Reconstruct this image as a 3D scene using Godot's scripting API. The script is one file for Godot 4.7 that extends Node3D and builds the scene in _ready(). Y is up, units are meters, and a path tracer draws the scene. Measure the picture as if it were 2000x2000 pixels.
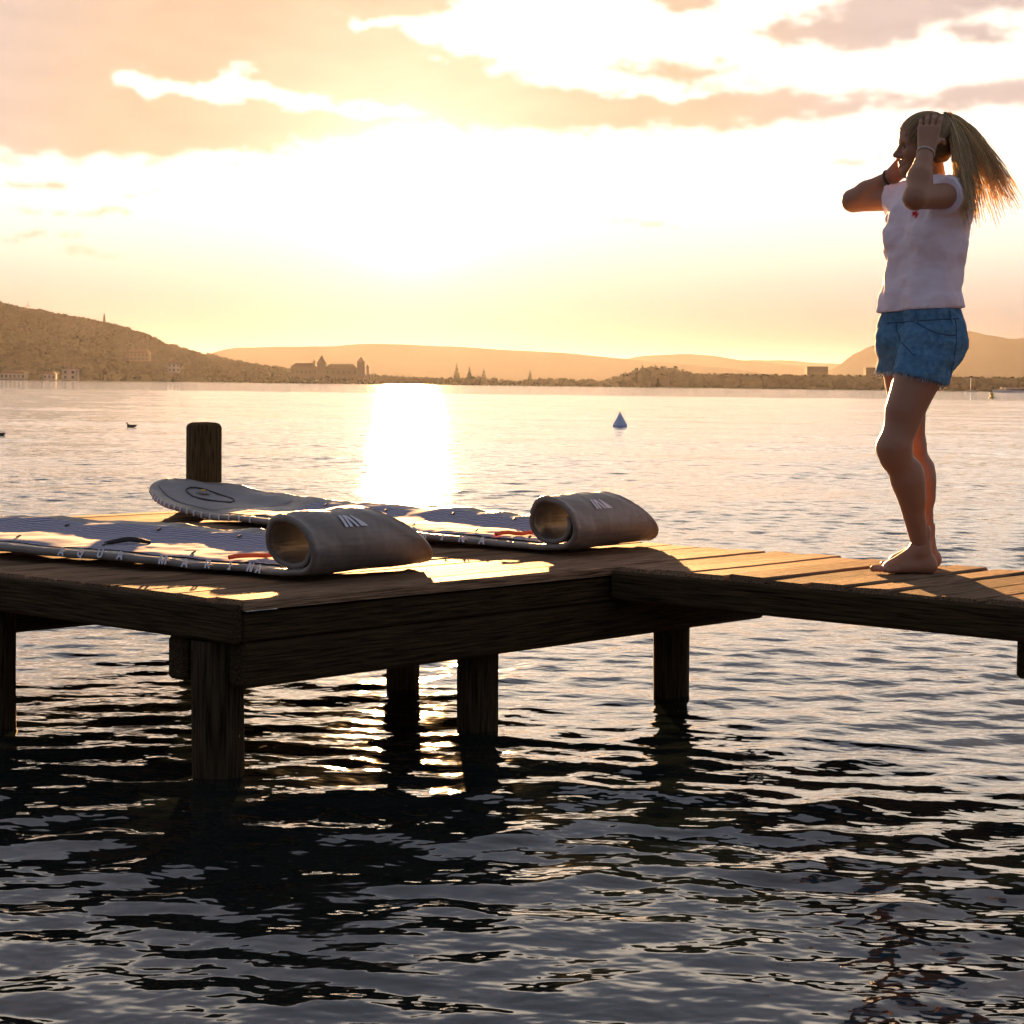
extends Node3D
# A lake at sunset: a timber pier with two half-rolled inflatable boards and a person on the walkway.

const EXPOSURE := 8.0
const SUN_DIR := Vector3(-0.0519, 0.0931, -0.9943)

# ------------------------------------------------------------------ mesh helpers
class MB:
	var v := PackedVector3Array()
	var n := PackedVector3Array()
	var uv := PackedVector2Array()
	var col := PackedColorArray()
	var ix := PackedInt32Array()
	func vert(p: Vector3, nn := Vector3.ZERO, t := Vector2.ZERO) -> int:
		v.append(p); n.append(nn); uv.append(t)
		return v.size() - 1
	func tri(a: int, b: int, c: int) -> void:
		ix.append(a); ix.append(b); ix.append(c)
	# a flat quad a-b-c-d, seen counter-clockwise from its front
	func quad(a: Vector3, b: Vector3, c: Vector3, d: Vector3, us := 1.0, vs := 1.0) -> void:
		var nn := (b - a).cross(d - a).normalized()
		if nn == Vector3.ZERO:
			nn = (c - b).cross(d - c).normalized()
		var k := v.size()
		vert(a, nn, Vector2(0, 0)); vert(b, nn, Vector2(us, 0)); vert(c, nn, Vector2(us, vs)); vert(d, nn, Vector2(0, vs))
		tri(k, k + 2, k + 1); tri(k, k + 3, k + 2)
	func tri3(a: Vector3, b: Vector3, c: Vector3) -> void:
		var nn := (b - a).cross(c - a).normalized()
		var k := v.size()
		vert(a, nn); vert(b, nn); vert(c, nn)
		tri(k, k + 2, k + 1)
	# box with chamfered edges
	func box(lo: Vector3, hi: Vector3, ch := 0.0, xf := Transform3D()) -> void:
		var c := minf(ch, 0.45 * minf(hi.x - lo.x, minf(hi.y - lo.y, hi.z - lo.z)))
		var m := (lo + hi) * 0.5
		var h := (hi - lo) * 0.5
		if c <= 0.0:
			for ax in 3:
				for s in [-1.0, 1.0]:
					var pts := []
					for q in [[-1, -1], [1, -1], [1, 1], [-1, 1]]:
						var p := Vector3.ZERO
						p[ax] = s * h[ax]
						p[(ax + 1) % 3] = q[0] * h[(ax + 1) % 3] * s
						p[(ax + 2) % 3] = q[1] * h[(ax + 2) % 3]
						pts.append(xf * (m + p))
					quad(pts[0], pts[1], pts[2], pts[3])
			return
		for ax in 3:
			var b := (ax + 1) % 3
			var d := (ax + 2) % 3
			for s in [-1.0, 1.0]:
				var pts := []
				for q in [[-1, -1], [1, -1], [1, 1], [-1, 1]]:
					var p := Vector3.ZERO
					p[ax] = s * h[ax]
					p[b] = q[0] * (h[b] - c) * s
					p[d] = q[1] * (h[d] - c)
					pts.append(xf * (m + p))
				quad(pts[0], pts[1], pts[2], pts[3])
			for s in [-1.0, 1.0]:
				for t in [-1.0, 1.0]:
					var e := []
					for q in [[-1, 0], [1, 0], [1, 1], [-1, 1]]:
						var p := Vector3.ZERO
						p[ax] = q[0] * (h[ax] - c) * s * t
						p[b] = s * (h[b] if q[1] == 0 else h[b] - c)
						p[d] = t * (h[d] - c if q[1] == 0 else h[d])
						e.append(xf * (m + p))
					quad(e[0], e[1], e[2], e[3])
		for sx in [-1.0, 1.0]:
			for sy in [-1.0, 1.0]:
				for sz in [-1.0, 1.0]:
					var s3 := Vector3(sx, sy, sz)
					var a := xf * (m + s3 * Vector3(h.x, h.y - c, h.z - c))
					var b2 := xf * (m + s3 * Vector3(h.x - c, h.y, h.z - c))
					var d2 := xf * (m + s3 * Vector3(h.x - c, h.y - c, h.z))
					if sx * sy * sz > 0:
						tri3(a, b2, d2)
					else:
						tri3(a, d2, b2)
	# smooth tube along points; radii one per point; capped
	func tube(pts: Array, rad: Array, sides := 8, squash := 1.0) -> void:
		var k := v.size()
		var up := Vector3.UP
		var t0: Vector3 = (pts[1] - pts[0]).normalized()
		if absf(t0.dot(up)) > 0.9:
			up = Vector3.RIGHT
		for i in pts.size():
			var t: Vector3 = (pts[mini(i + 1, pts.size() - 1)] - pts[maxi(i - 1, 0)]).normalized()
			var s := t.cross(up).normalized()
			var w := s.cross(t).normalized()
			up = w
			for j in sides + 1:
				var a := TAU * j / sides
				var dir := s * cos(a) + w * sin(a) * squash
				vert(pts[i] + dir * rad[i], dir.normalized(), Vector2(float(j) / sides, float(i) / (pts.size() - 1)))
		for i in pts.size() - 1:
			for j in sides:
				var a := k + i * (sides + 1) + j
				var b := a + sides + 1
				tri(a, a + 1, b + 1); tri(a, b + 1, b)
		for e in [0, pts.size() - 1]:
			if rad[e] > 0.0004:
				var c := vert(pts[e], (pts[0] - pts[1]).normalized() if e == 0 else (pts[e] - pts[e - 1]).normalized())
				for j in sides:
					var a: int = k + e * (sides + 1) + j
					if e == 0: tri(c, a + 1, a)
					else: tri(c, a, a + 1)
	# grid of points rows x cols (array of rows of Vector3); normals computed
	func grid(p: PackedVector3Array, rows: int, cols: int, flip := false, uvs := PackedVector2Array()) -> void:
		var k := v.size()
		var nn := PackedVector3Array()
		nn.resize(rows * cols)
		for i in rows - 1:
			for j in cols - 1:
				var a := i * cols + j
				var f := (p[a + 1] - p[a]).cross(p[a + cols] - p[a]) + (p[a + cols + 1] - p[a + cols]).cross(p[a + cols + 1] - p[a + 1])
				if flip: f = -f
				nn[a] += f; nn[a + 1] += f; nn[a + cols] += f; nn[a + cols + 1] += f
		for a in rows * cols:
			vert(p[a], nn[a].normalized(), uvs[a] if uvs.size() else Vector2(float(a % cols) / (cols - 1), float(a / cols) / (rows - 1)))
		for i in rows - 1:
			for j in cols - 1:
				var a := k + i * cols + j
				if flip:
					tri(a, a + 1, a + cols + 1); tri(a, a + cols + 1, a + cols)
				else:
					tri(a, a + cols + 1, a + 1); tri(a, a + cols, a + cols + 1)
	# weld-free smooth normals from the triangles (indices must be shared)
	func smooth() -> void:
		for i in n.size(): n[i] = Vector3.ZERO
		for i in range(0, ix.size(), 3):
			var f := (v[ix[i + 2]] - v[ix[i]]).cross(v[ix[i + 1]] - v[ix[i]])
			n[ix[i]] += f; n[ix[i + 1]] += f; n[ix[i + 2]] += f
		for i in n.size(): n[i] = n[i].normalized()
	func mesh() -> ArrayMesh:
		var a := []
		a.resize(Mesh.ARRAY_MAX)
		a[Mesh.ARRAY_VERTEX] = v
		a[Mesh.ARRAY_NORMAL] = n
		a[Mesh.ARRAY_TEX_UV] = uv
		if col.size() == v.size() and col.size() > 0: a[Mesh.ARRAY_COLOR] = col
		a[Mesh.ARRAY_INDEX] = ix
		var m := ArrayMesh.new()
		m.add_surface_from_arrays(Mesh.PRIMITIVE_TRIANGLES, a)
		return m

func lin(r: float, g: float, b: float) -> Color:
	return Color(r, g, b).linear_to_srgb()

func mat(c: Color, rough := 0.7, spec := 0.5) -> StandardMaterial3D:
	var m := StandardMaterial3D.new()
	m.albedo_color = c
	m.roughness = rough
	m.metallic_specular = spec
	return m

func put(mesh: Mesh, called: String, m: Material, parent: Node = self, at := Transform3D()) -> MeshInstance3D:
	var o := MeshInstance3D.new()
	o.name = called
	o.mesh = mesh
	o.material_override = m
	o.transform = at
	o.cast_shadow = GeometryInstance3D.SHADOW_CASTING_SETTING_ON
	parent.add_child(o, true)
	return o

var taken := {}
func numbered(called: String) -> String:
	taken[called] = taken.get(called, -1) + 1
	return called if taken[called] == 0 else "%s_%03d" % [called, taken[called]]

func thing(called: String, label: String, category: String, at := Vector3.ZERO, turn := 0.0, group := "") -> Node3D:
	var o := Node3D.new()
	o.name = numbered(called)
	add_child(o)
	o.position = at
	o.rotation.y = turn
	tag(o, label, category, group)
	return o

func tag(o: Node, label: String, category: String, group := "") -> void:
	o.set_meta("label", label)
	o.set_meta("category", category)
	if group: o.set_meta("group", group)

func noise(seed_: int, freq: float, octaves := 4, kind := FastNoiseLite.TYPE_SIMPLEX_SMOOTH) -> FastNoiseLite:
	var f := FastNoiseLite.new()
	f.seed = seed_
	f.noise_type = kind
	f.frequency = freq
	f.fractal_octaves = octaves
	if octaves <= 1: f.fractal_type = FastNoiseLite.FRACTAL_NONE
	return f

func ramp(cs: Array, at: Array) -> Gradient:
	var g := Gradient.new()
	g.colors = PackedColorArray(cs)
	g.offsets = PackedFloat32Array(at)
	return g

func noise_tex(f: FastNoiseLite, w: int, h: int, g: Gradient = null, normal := 0.0) -> NoiseTexture2D:
	var t := NoiseTexture2D.new()
	t.width = w; t.height = h
	t.seamless = true
	t.noise = f
	t.color_ramp = g
	if normal > 0.0:
		t.as_normal_map = true
		t.bump_strength = normal
	return t

func lookup(tab: Array, x: float) -> float:
	if x <= tab[0][0]: return tab[0][1]
	for i in range(1, tab.size()):
		if x <= tab[i][0]:
			var t: float = (x - tab[i - 1][0]) / (tab[i][0] - tab[i - 1][0])
			t = t * t * (3.0 - 2.0 * t) * 0.5 + t * 0.5
			return lerpf(tab[i - 1][1], tab[i][1], t)
	return tab[-1][1]

# ------------------------------------------------------------------ sky
var cn1: FastNoiseLite
var cn2: FastNoiseLite
var cn3: FastNoiseLite
# cloud banks and clear gaps over the far shore: azimuth, elevation, half width, half height (degrees), strength
const BANKS := [
	[-12.0, 9.3, 6.5, 1.9, 0.62], [-6.0, 9.6, 5.0, 1.6, 0.62], [-13.5, 7.3, 5.0, 1.25, 0.62], [-9.3, 7.0, 3.4, 0.85, 0.60], [-3.4, 8.0, 4.2, 1.0, 0.55], [-20.0, 8.6, 6.0, 2.6, 0.6],
	[-1.0, 10.4, 2.4, 0.9, 0.45], [1.0, 7.8, 3.6, 0.9, 0.50], [5.0, 8.75, 2.6, 0.45, 0.62], [5.6, 7.6, 3.6, 0.46, 0.56], [8.8, 7.9, 3.4, 0.30, 0.46], [13.6, 8.0, 2.0, 0.42, 0.62],
	[7.9, 9.75, 1.7, 0.40, 0.66], [9.7, 9.7, 0.9, 0.46, 0.55], [10.6, 10.4, 2.2, 0.72, 0.72], [13.7, 10.8, 1.6, 0.5, 0.68], [5.0, 10.55, 0.9, 0.24, 0.62], [4.0, 10.9, 1.6, 0.5, 0.5], [2.2, 9.7, 0.8, 0.18, 0.60], [13.0, 9.6, 1.1, 0.26, 0.52], [11.5, 9.0, 1.6, 0.2, 0.42],
	[9.3, 6.25, 1.2, 0.14, 0.55], [3.7, 4.45, 1.1, 0.10, 0.60], [-13.3, 5.3, 0.8, 0.11, 0.55], [-10.2, 5.15, 0.9, 0.10, 0.6], [-12.0, 4.55, 1.7, 0.13, 0.55], [-11.6, 3.45, 1.1, 0.13, 0.46], [-12.9, 3.9, 0.8, 0.08, 0.46], [-13.8, 3.85, 0.8, 0.07, 0.44], [-7.4, 3.1, 1.1, 0.06, 0.36],
	[-7.9, 8.3, 0.8, 0.50, -1.0], [-8.2, 8.05, 1.9, 0.22, -0.95], [-10.6, 8.05, 1.0, 0.28, -0.9], [-10.9, 8.45, 0.4, 0.3, -0.6], [-6.3, 7.75, 1.8, 0.20, -0.8], [-3.6, 7.55, 1.4, 0.16, -0.65], [-1.7, 9.95, 0.55, 0.5, -1.1], [-2.2, 9.75, 1.1, 0.22, -0.9], [-4.0, 9.95, 1.1, 0.14, -0.8], [-0.6, 9.35, 1.0, 0.30, -0.8],
	[0.7, 10.2, 1.6, 0.9, -0.85], [2.0, 8.45, 1.3, 0.25, -0.6], [-13.3, 8.35, 0.6, 0.14, -0.5], [8.2, 8.85, 3.5, 0.32, -0.35], [3.6, 9.6, 1.4, 0.36, -0.4], [4.4, 8.15, 0.9, 0.15, -0.6], [7.0, 10.6, 0.8, 0.5, -0.4]]

func sky_at(az: float, el: float) -> Color:
	# az and el in degrees, az 0 straight over the far shore
	var ca := cos(deg_to_rad(el))
	var d := Vector3(sin(deg_to_rad(az)) * ca, sin(deg_to_rad(el)), -cos(deg_to_rad(az)) * ca)
	var th := rad_to_deg(acos(clampf(d.dot(SUN_DIR), -1.0, 1.0)))
	var side := 0.5 + 0.5 * cos(deg_to_rad(az + 3.0))          # 1 towards the sun, 0 behind
	side = side * side
	# clear air: warm at the horizon, pale over it, blue-grey towards the zenith
	var hor := Color(0.36, 0.34, 0.40).lerp(Color(0.18, 0.16, 0.16), side)
	var mid := Color(0.34, 0.36, 0.44).lerp(Color(1.52, 1.31, 1.10), side)
	var high := Color(0.24, 0.28, 0.36).lerp(Color(0.28, 0.33, 0.43), side)
	var top := Color(0.16, 0.21, 0.30)
	var c := hor.lerp(mid, smoothstep(0.6, 6.5, el))
	c = c.lerp(high, smoothstep(13.0, 22.0, el))
	c = c.lerp(top, smoothstep(28.0, 85.0, el))
	# light scattered round the sun
	var g := 3.0 * exp(-th * th / 1.6) + 0.7 * exp(-th / 2.4) + 0.12 * exp(-th / 9.0)
	c += Color(g, g * 0.84, g * 0.60)
	# clouds
	var k := 1.0 / (d.y + 0.10)
	var q := Vector2(d.x, d.z) * k
	var wx := az + 0.8 * cn2.get_noise_2d(az * 1.3, el * 3.2 + 40.0)
	var wy := el + 0.32 * cn2.get_noise_2d(az * 1.3 + 90.0, el * 3.2)
	var f := 0.0
	if absf(az) < 30.0 and el < 16.0:
		for b in BANKS:
			var ex: float = (wx - b[0]) / b[2]
			var ey: float = (wy - b[1]) / b[3]
			var r := ex * ex + ey * ey
			if r < 4.0: f += b[4] * exp(-r * 0.9) * 1.15
	var broad := 0.40 * smoothstep(14.0, 24.0, el) + 0.46 * smoothstep(16.0, 30.0, absf(az)) * smoothstep(3.0, 9.0, el)
	f = maxf(f, minf(broad, 0.46)) if f >= 0.0 else f
	f += 0.22 * cn1.get_noise_2d(q.x, q.y) + 0.22 * cn3.get_noise_2d(az * 2.2, el * 6.0) + 0.10 * cn3.get_noise_2d(az * 6.5, el * 15.0)
	f *= smoothstep(0.0, 2.0, el)
	var dens := smoothstep(0.22, 0.66, f)
	var lit := Color(0.98, 0.80, 0.52).lerp(Color(0.80, 0.53, 0.34), smoothstep(2.0, 7.0, th))
	lit = lit.lerp(Color(0.66, 0.51, 0.46), smoothstep(7.5, 14.0, th))
	lit = lit.lerp(Color(0.42, 0.38, 0.40), smoothstep(18.0, 50.0, th))
	lit = lit.lerp(Color(0.26, 0.27, 0.33), smoothstep(50.0, 120.0, th))
	lit *= 1.0 + 0.10 * cn3.get_noise_2d(az * 1.1 + 300.0, el * 4.0)
	var veil := exp(-th * th / 3.0)                            # the sun burns through thin cloud
	c = c.lerp(lit, dens * 0.93 * (1.0 - 0.8 * veil))
	return Color(c.r, c.g, c.b, 1.0)

func make_sky() -> Sky:
	cn1 = noise(11, 0.55, 5)
	cn2 = noise(12, 0.45, 4)
	cn3 = noise(13, 0.35, 5)
	var w := 720
	var h := 360
	var im := Image.create(w, h, false, Image.FORMAT_RGBF)
	for y in h:
		var el := 90.0 - (y + 0.5) * 180.0 / h
		for x in w:
			var az := (x + 0.5) * 360.0 / w
			if az > 180.0: az -= 360.0
			im.set_pixel(x, y, sky_at(az, maxf(el, 0.0)))
	var W := 4096
	var H := 2048
	im.resize(W, H, Image.INTERPOLATE_BILINEAR)
	for y in range(int(H * 0.5 * (1.0 - 24.0 / 90.0)), H / 2 + 4):
		var el := 90.0 - (y + 0.5) * 180.0 / H
		for x0 in range(-300, 300):
			var az := (x0 + 0.5) * 360.0 / W
			im.set_pixel(posmod(x0, W), y, sky_at(az, maxf(el, 0.0)))
	var pano := PanoramaSkyMaterial.new()
	pano.panorama = ImageTexture.create_from_image(im)
	var s := Sky.new()
	s.sky_material = pano
	return s

func set_stage() -> void:
	var cam := Camera3D.new()
	cam.name = "camera"
	cam.fov = 28.456
	cam.near = 0.1
	cam.far = 30000.0
	cam.transform = Transform3D(Basis(Vector3.RIGHT, -atan(249.5 / 3944.0)) * Basis(Vector3.BACK, deg_to_rad(0.70)), Vector3(0, 1.23, 0))
	add_child(cam)
	cam.current = true
	var e := Environment.new()
	e.background_mode = Environment.BG_SKY
	e.sky = make_sky()
	e.background_energy_multiplier = 1.0 / EXPOSURE
	e.tonemap_mode = Environment.TONE_MAPPER_LINEAR
	e.tonemap_exposure = EXPOSURE
	e.sdfgi_enabled = true
	e.ssao_enabled = true
	e.ssil_enabled = true
	e.volumetric_fog_enabled = true
	e.volumetric_fog_density = FOG
	e.volumetric_fog_albedo = lin(0.85, 0.86, 1.0)
	e.volumetric_fog_anisotropy = 0.67
	var we := WorldEnvironment.new()
	we.name = "environment"
	we.environment = e
	add_child(we)
	var sun := DirectionalLight3D.new()
	sun.name = "sun"
	sun.light_energy = 1.6
	sun.light_angular_distance = 0.6
	sun.light_color = lin(1.0, 0.53, 0.20)
	sun.shadow_enabled = true
	add_child(sun)
	sun.look_at_from_position(Vector3.ZERO, -SUN_DIR)

const FOG := 6.5e-6

# ------------------------------------------------------------------ water
func make_water() -> void:
	var rng := RandomNumberGenerator.new()
	rng.seed = 5
	var kx := PackedFloat64Array()
	var kz := PackedFloat64Array()
	var am := PackedFloat64Array()
	var ph := PackedFloat64Array()
	var wl := PackedFloat64Array()
	var NW := 30
	for i in NW:
		var t := float(i) / (NW - 1)
		var lam := 1.7 * pow(0.10 / 1.7, t) * rng.randf_range(0.9, 1.1)
		var ang := rng.randfn(0.0, 0.90) + 0.08                  # crests run mostly across the view
		var kk := TAU / lam
		kx.append(kk * sin(ang)); kz.append(kk * cos(ang))
		var s := 0.0285 * (0.14 + 1.0 * exp(-pow((log(lam / 0.27)) / 0.62, 2.0)))
		am.append(s / kk * rng.randf_range(0.7, 1.3))
		ph.append(rng.randf() * TAU)
		wl.append(lam)
	for i in 6:
		var lam := 2.6 * pow(1.35, i)
		var ang := rng.randfn(0.0, 0.6)
		kx.append(TAU / lam * sin(ang)); kz.append(TAU / lam * cos(ang))
		am.append(0.007 * lam / TAU); ph.append(rng.randf() * TAU); wl.append(lam)
	# longest first, so that the loop can stop at the first one the grid cannot carry
	var order := range(kx.size())
	order.sort_custom(func(a, b): return wl[a] > wl[b])
	var sorted := [PackedFloat64Array(), PackedFloat64Array(), PackedFloat64Array(), PackedFloat64Array(), PackedFloat64Array()]
	for o in order:
		sorted[0].append(kx[o]); sorted[1].append(kz[o]); sorted[2].append(am[o]); sorted[3].append(ph[o]); sorted[4].append(wl[o])
	kx = sorted[0]; kz = sorted[1]; am = sorted[2]; ph = sorted[3]; wl = sorted[4]
	NW = kx.size()
	var ds := PackedFloat64Array()
	for q in [-60.0, -30.0, -14.0, -6.0, -2.0, 0.5, 1.6, 2.2, 2.6]: ds.append(q)
	var d := 2.9
	while d < 240.0:
		ds.append(d)
		d += maxf(0.013, 0.0032 * d)
	while d < 11000.0:
		ds.append(d)
		d *= 1.035
	var cols := []
	var NC := 560
	for q in [-30.0, -8.0, -3.0, -1.4, -0.8]: cols.append(q)
	for j in NC + 1: cols.append(-0.36 + 0.72 * j / NC)
	for q in [0.8, 1.4, 3.0, 8.0, 30.0]: cols.append(q)
	var nc := cols.size()
	var gust := noise(77, 0.16, 3)
	var mb := MB.new()
	var total := ds.size() * nc
	mb.v.resize(total); mb.n.resize(total); mb.uv.resize(total)
	var at := 0
	for i in ds.size():
		var dd := ds[i]
		var span := maxf(absf(dd), 3.2)
		var step := maxf(absf(ds[mini(i + 1, ds.size() - 1)] - dd), 0.72 / NC * span)
		var first := NW
		var fade := PackedFloat64Array()
		for w in NW:
			fade.append(clampf(wl[w] / step / 1.7 - 0.6, 0.0, 1.0))
		for j in nc:
			var x: float = cols[j] * span
			if absf(cols[j]) > 20.0: x = signf(x) * maxf(absf(x), 120.0)
			if absf(cols[j]) > 0.5: x = clampf(x, -9000.0, 9000.0)
			var z := -dd
			var y := 0.0
			var gx := 0.0
			var gz := 0.0
			if absf(cols[j]) < 0.4 and dd > 2.7:
				var gu := 0.85 + 0.9 * gust.get_noise_2d(x * 1.0, z * 1.6)
				for w in NW:
					var fa := fade[w]
					if fa <= 0.0: break
					var p := kx[w] * x + kz[w] * z + ph[w]
					var a := am[w] * fa * (gu if wl[w] < 0.8 else 1.0)
					var sn := sin(p)
					var cs := cos(p)
					# slightly peaked crests
					y += a * (sn - 0.25 * cs * cs)
					var dv := a * cs * (1.0 + 0.5 * sn)
					gx += dv * kx[w]
					gz += dv * kz[w]
			mb.v[at] = Vector3(x, y, z)
			mb.n[at] = Vector3(-gx, 1.0, -gz).normalized()
			mb.uv[at] = Vector2(x, z)
			at += 1
	for i in ds.size() - 1:
		for j in nc - 1:
			var a := i * nc + j
			# rows run away from the camera (-z), columns to the right
			mb.ix.append(a); mb.ix.append(a + nc); mb.ix.append(a + nc + 1)
			mb.ix.append(a); mb.ix.append(a + nc + 1); mb.ix.append(a + 1)
	var m := mat(lin(0.006, 0.010, 0.010), 0.035, 0.5)
	var rip := noise(21, 0.012, 4)
	m.normal_enabled = true
	m.normal_texture = noise_tex(rip, 1024, 1024, null, 8.0)
	m.normal_scale = 0.34
	m.uv1_scale = Vector3(1.0 / 5.0, 1.0 / 3.6, 1.0)
	var o := put(mb.mesh(), "lake_water", m)
	o.set_meta("kind", "structure")

# ------------------------------------------------------------------ far shore
func ridge(called: String, tab: Array, depth: float, front: float, m: Material, seed_: int, rough: float, x0: float, x1: float, step: float, k := 1.0) -> MeshInstance3D:
	# land that rises from the water at -front to its crest at -depth and falls away behind
	var f := noise(seed_, 1.0 / 420.0, 5)
	var f2 := noise(seed_ + 1, 1.0 / 60.0, 3)
	var cols := int((x1 - x0) / step) + 1
	var rows := 22
	var p := PackedVector3Array()
	for i in rows:
		var t := float(i) / (rows - 1) * 1.35
		for j in cols:
			var x := (x0 + step * j) * k
			var hh := lookup(tab, x / k) * k
			var up := t * t * (3.0 - 2.0 * t) * 0.45 + t * 0.55 if t < 1.0 else 1.0 - (t - 1.0) * 0.8
			var z := -lerpf(front, depth, t) * k
			var bump := (f.get_noise_2d(x, z) * 0.10 * hh + f2.get_noise_2d(x, z) * rough) * smoothstep(0.0, 0.3, t) * (0.35 if absf(t - 1.0) < 0.04 else 1.0)
			p.append(Vector3(x, -0.4 + (hh + 0.4) * up + bump, z))
	var mb := MB.new()
	mb.grid(p, rows, cols, false)
	var o := put(mb.mesh(), called, m)
	o.set_meta("kind", "structure")
	return o

func clump_mesh(seed_: int, tall: float, spread: float) -> ArrayMesh:
	# one tree crown: an uneven leafy body with many small leaf sprays standing out of it
	var rng := RandomNumberGenerator.new()
	rng.seed = seed_
	var mb := MB.new()
	var f := noise(seed_, 1.1, 3)
	var p := PackedVector3Array()
	for i in 11:
		for j in 15:
			var a := PI * i / 10.0
			var b := TAU * (j % 14) / 14.0
			var dir := Vector3(sin(a) * cos(b), cos(a), sin(a) * sin(b))
			var r := 0.80 + 0.42 * f.get_noise_3dv(dir * 1.5)
			p.append(Vector3(dir.x * r * spread, tall * (0.5 + 0.5 * dir.y * r), dir.z * r * spread))
	mb.grid(p, 11, 15, false)
	for i in 90:
		var u := rng.randf_range(-0.75, 1.0)
		var a := rng.randf() * TAU
		var dir := Vector3(cos(a) * sqrt(1.0 - u * u), u, sin(a) * sqrt(1.0 - u * u))
		var r := (0.86 + 0.42 * f.get_noise_3dv(dir * 1.5)) * rng.randf_range(0.92, 1.06)
		var c := Vector3(dir.x * r * spread, tall * (0.5 + 0.5 * dir.y * r), dir.z * r * spread)
		var nn := (dir + Vector3(rng.randf() - 0.5, rng.randf() - 0.5, rng.randf() - 0.5) * 0.5).normalized()
		var s := nn.cross(Vector3.UP if absf(nn.y) < 0.9 else Vector3.RIGHT).normalized()
		var t := nn.cross(s)
		var w := rng.randf_range(0.10, 0.22)
		mb.quad(c - s * w - t * w * 0.7, c + s * w * 0.8 - t * w, c + s * w + t * w * 0.8, c - s * w * 0.7 + t * w)
	return mb.mesh()

func wood(called: String, spots: Array, mesh: Mesh, m: Material) -> void:
	var mm := MultiMesh.new()
	mm.transform_format = MultiMesh.TRANSFORM_3D
	mm.mesh = mesh
	mm.instance_count = spots.size()
	for i in spots.size(): mm.set_instance_transform(i, spots[i])
	var o := MultiMeshInstance3D.new()
	o.name = numbered(called)
	o.multimesh = mm
	o.material_override = m
	add_child(o)
	o.set_meta("kind", "stuff")

const LEFT := [[-1500.0, 120.0], [-753.0, 93.6], [-621.0, 84.2], [-510.0, 73.7], [-444.0, 64.0], [-426.0, 60.0], [-404.0, 57.0], [-378.0, 52.5], [-351.0, 48.0], [-325.0, 40.8], [-298.0, 29.3], [-267.0, 21.7], [-236.0, 15.0], [-210.0, 11.4], [-179.0, 7.8], [-134.0, 4.8], [-90.0, 2.7], [-40.0, 0.5], [0.0, -1.0]]
const MID := [[-3000.0, 20.0], [-1400.0, 40.0], [-820.0, 57.5], [-715.0, 86.3], [-583.0, 91.9], [-478.0, 94.5], [-373.0, 101.0], [-281.0, 100.8], [-137.0, 97.3], [-5.0, 89.7], [126.0, 84.8], [258.0, 74.6], [377.0, 64.2], [521.0, 51.6], [653.0, 36.1], [785.0, 18.1], [1200.0, 10.0]]
const MID2 := [[-200.0, 10.0], [241.0, 62.4], [421.0, 100.7], [536.0, 107.0], [618.0, 104.7], [750.0, 86.7], [882.0, 75.2], [1014.0, 60.4], [1145.0, 40.7], [1600.0, 20.0]]
const FAR := [[0.0, 60.0], [600.0, 100.0], [856.0, 115.0], [1016.0, 123.0], [1220.0, 124.0], [1357.0, 114.0], [1585.0, 108.0], [1813.0, 81.0], [3000.0, 60.0]]
const RIGHT := [[700.0, 2.0], [840.0, 8.0], [876.0, 34.0], [901.0, 63.8], [943.0, 98.2], [985.0, 119.9], [1041.0, 138.9], [1126.0, 154.1], [1196.0, 171.8], [1238.0, 170.9], [1309.0, 156.3], [1366.0, 145.7], [1409.0, 149.0], [1550.0, 162.0], [1834.0, 109.0], [2118.0, 98.0], [2600.0, 45.0]]

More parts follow.
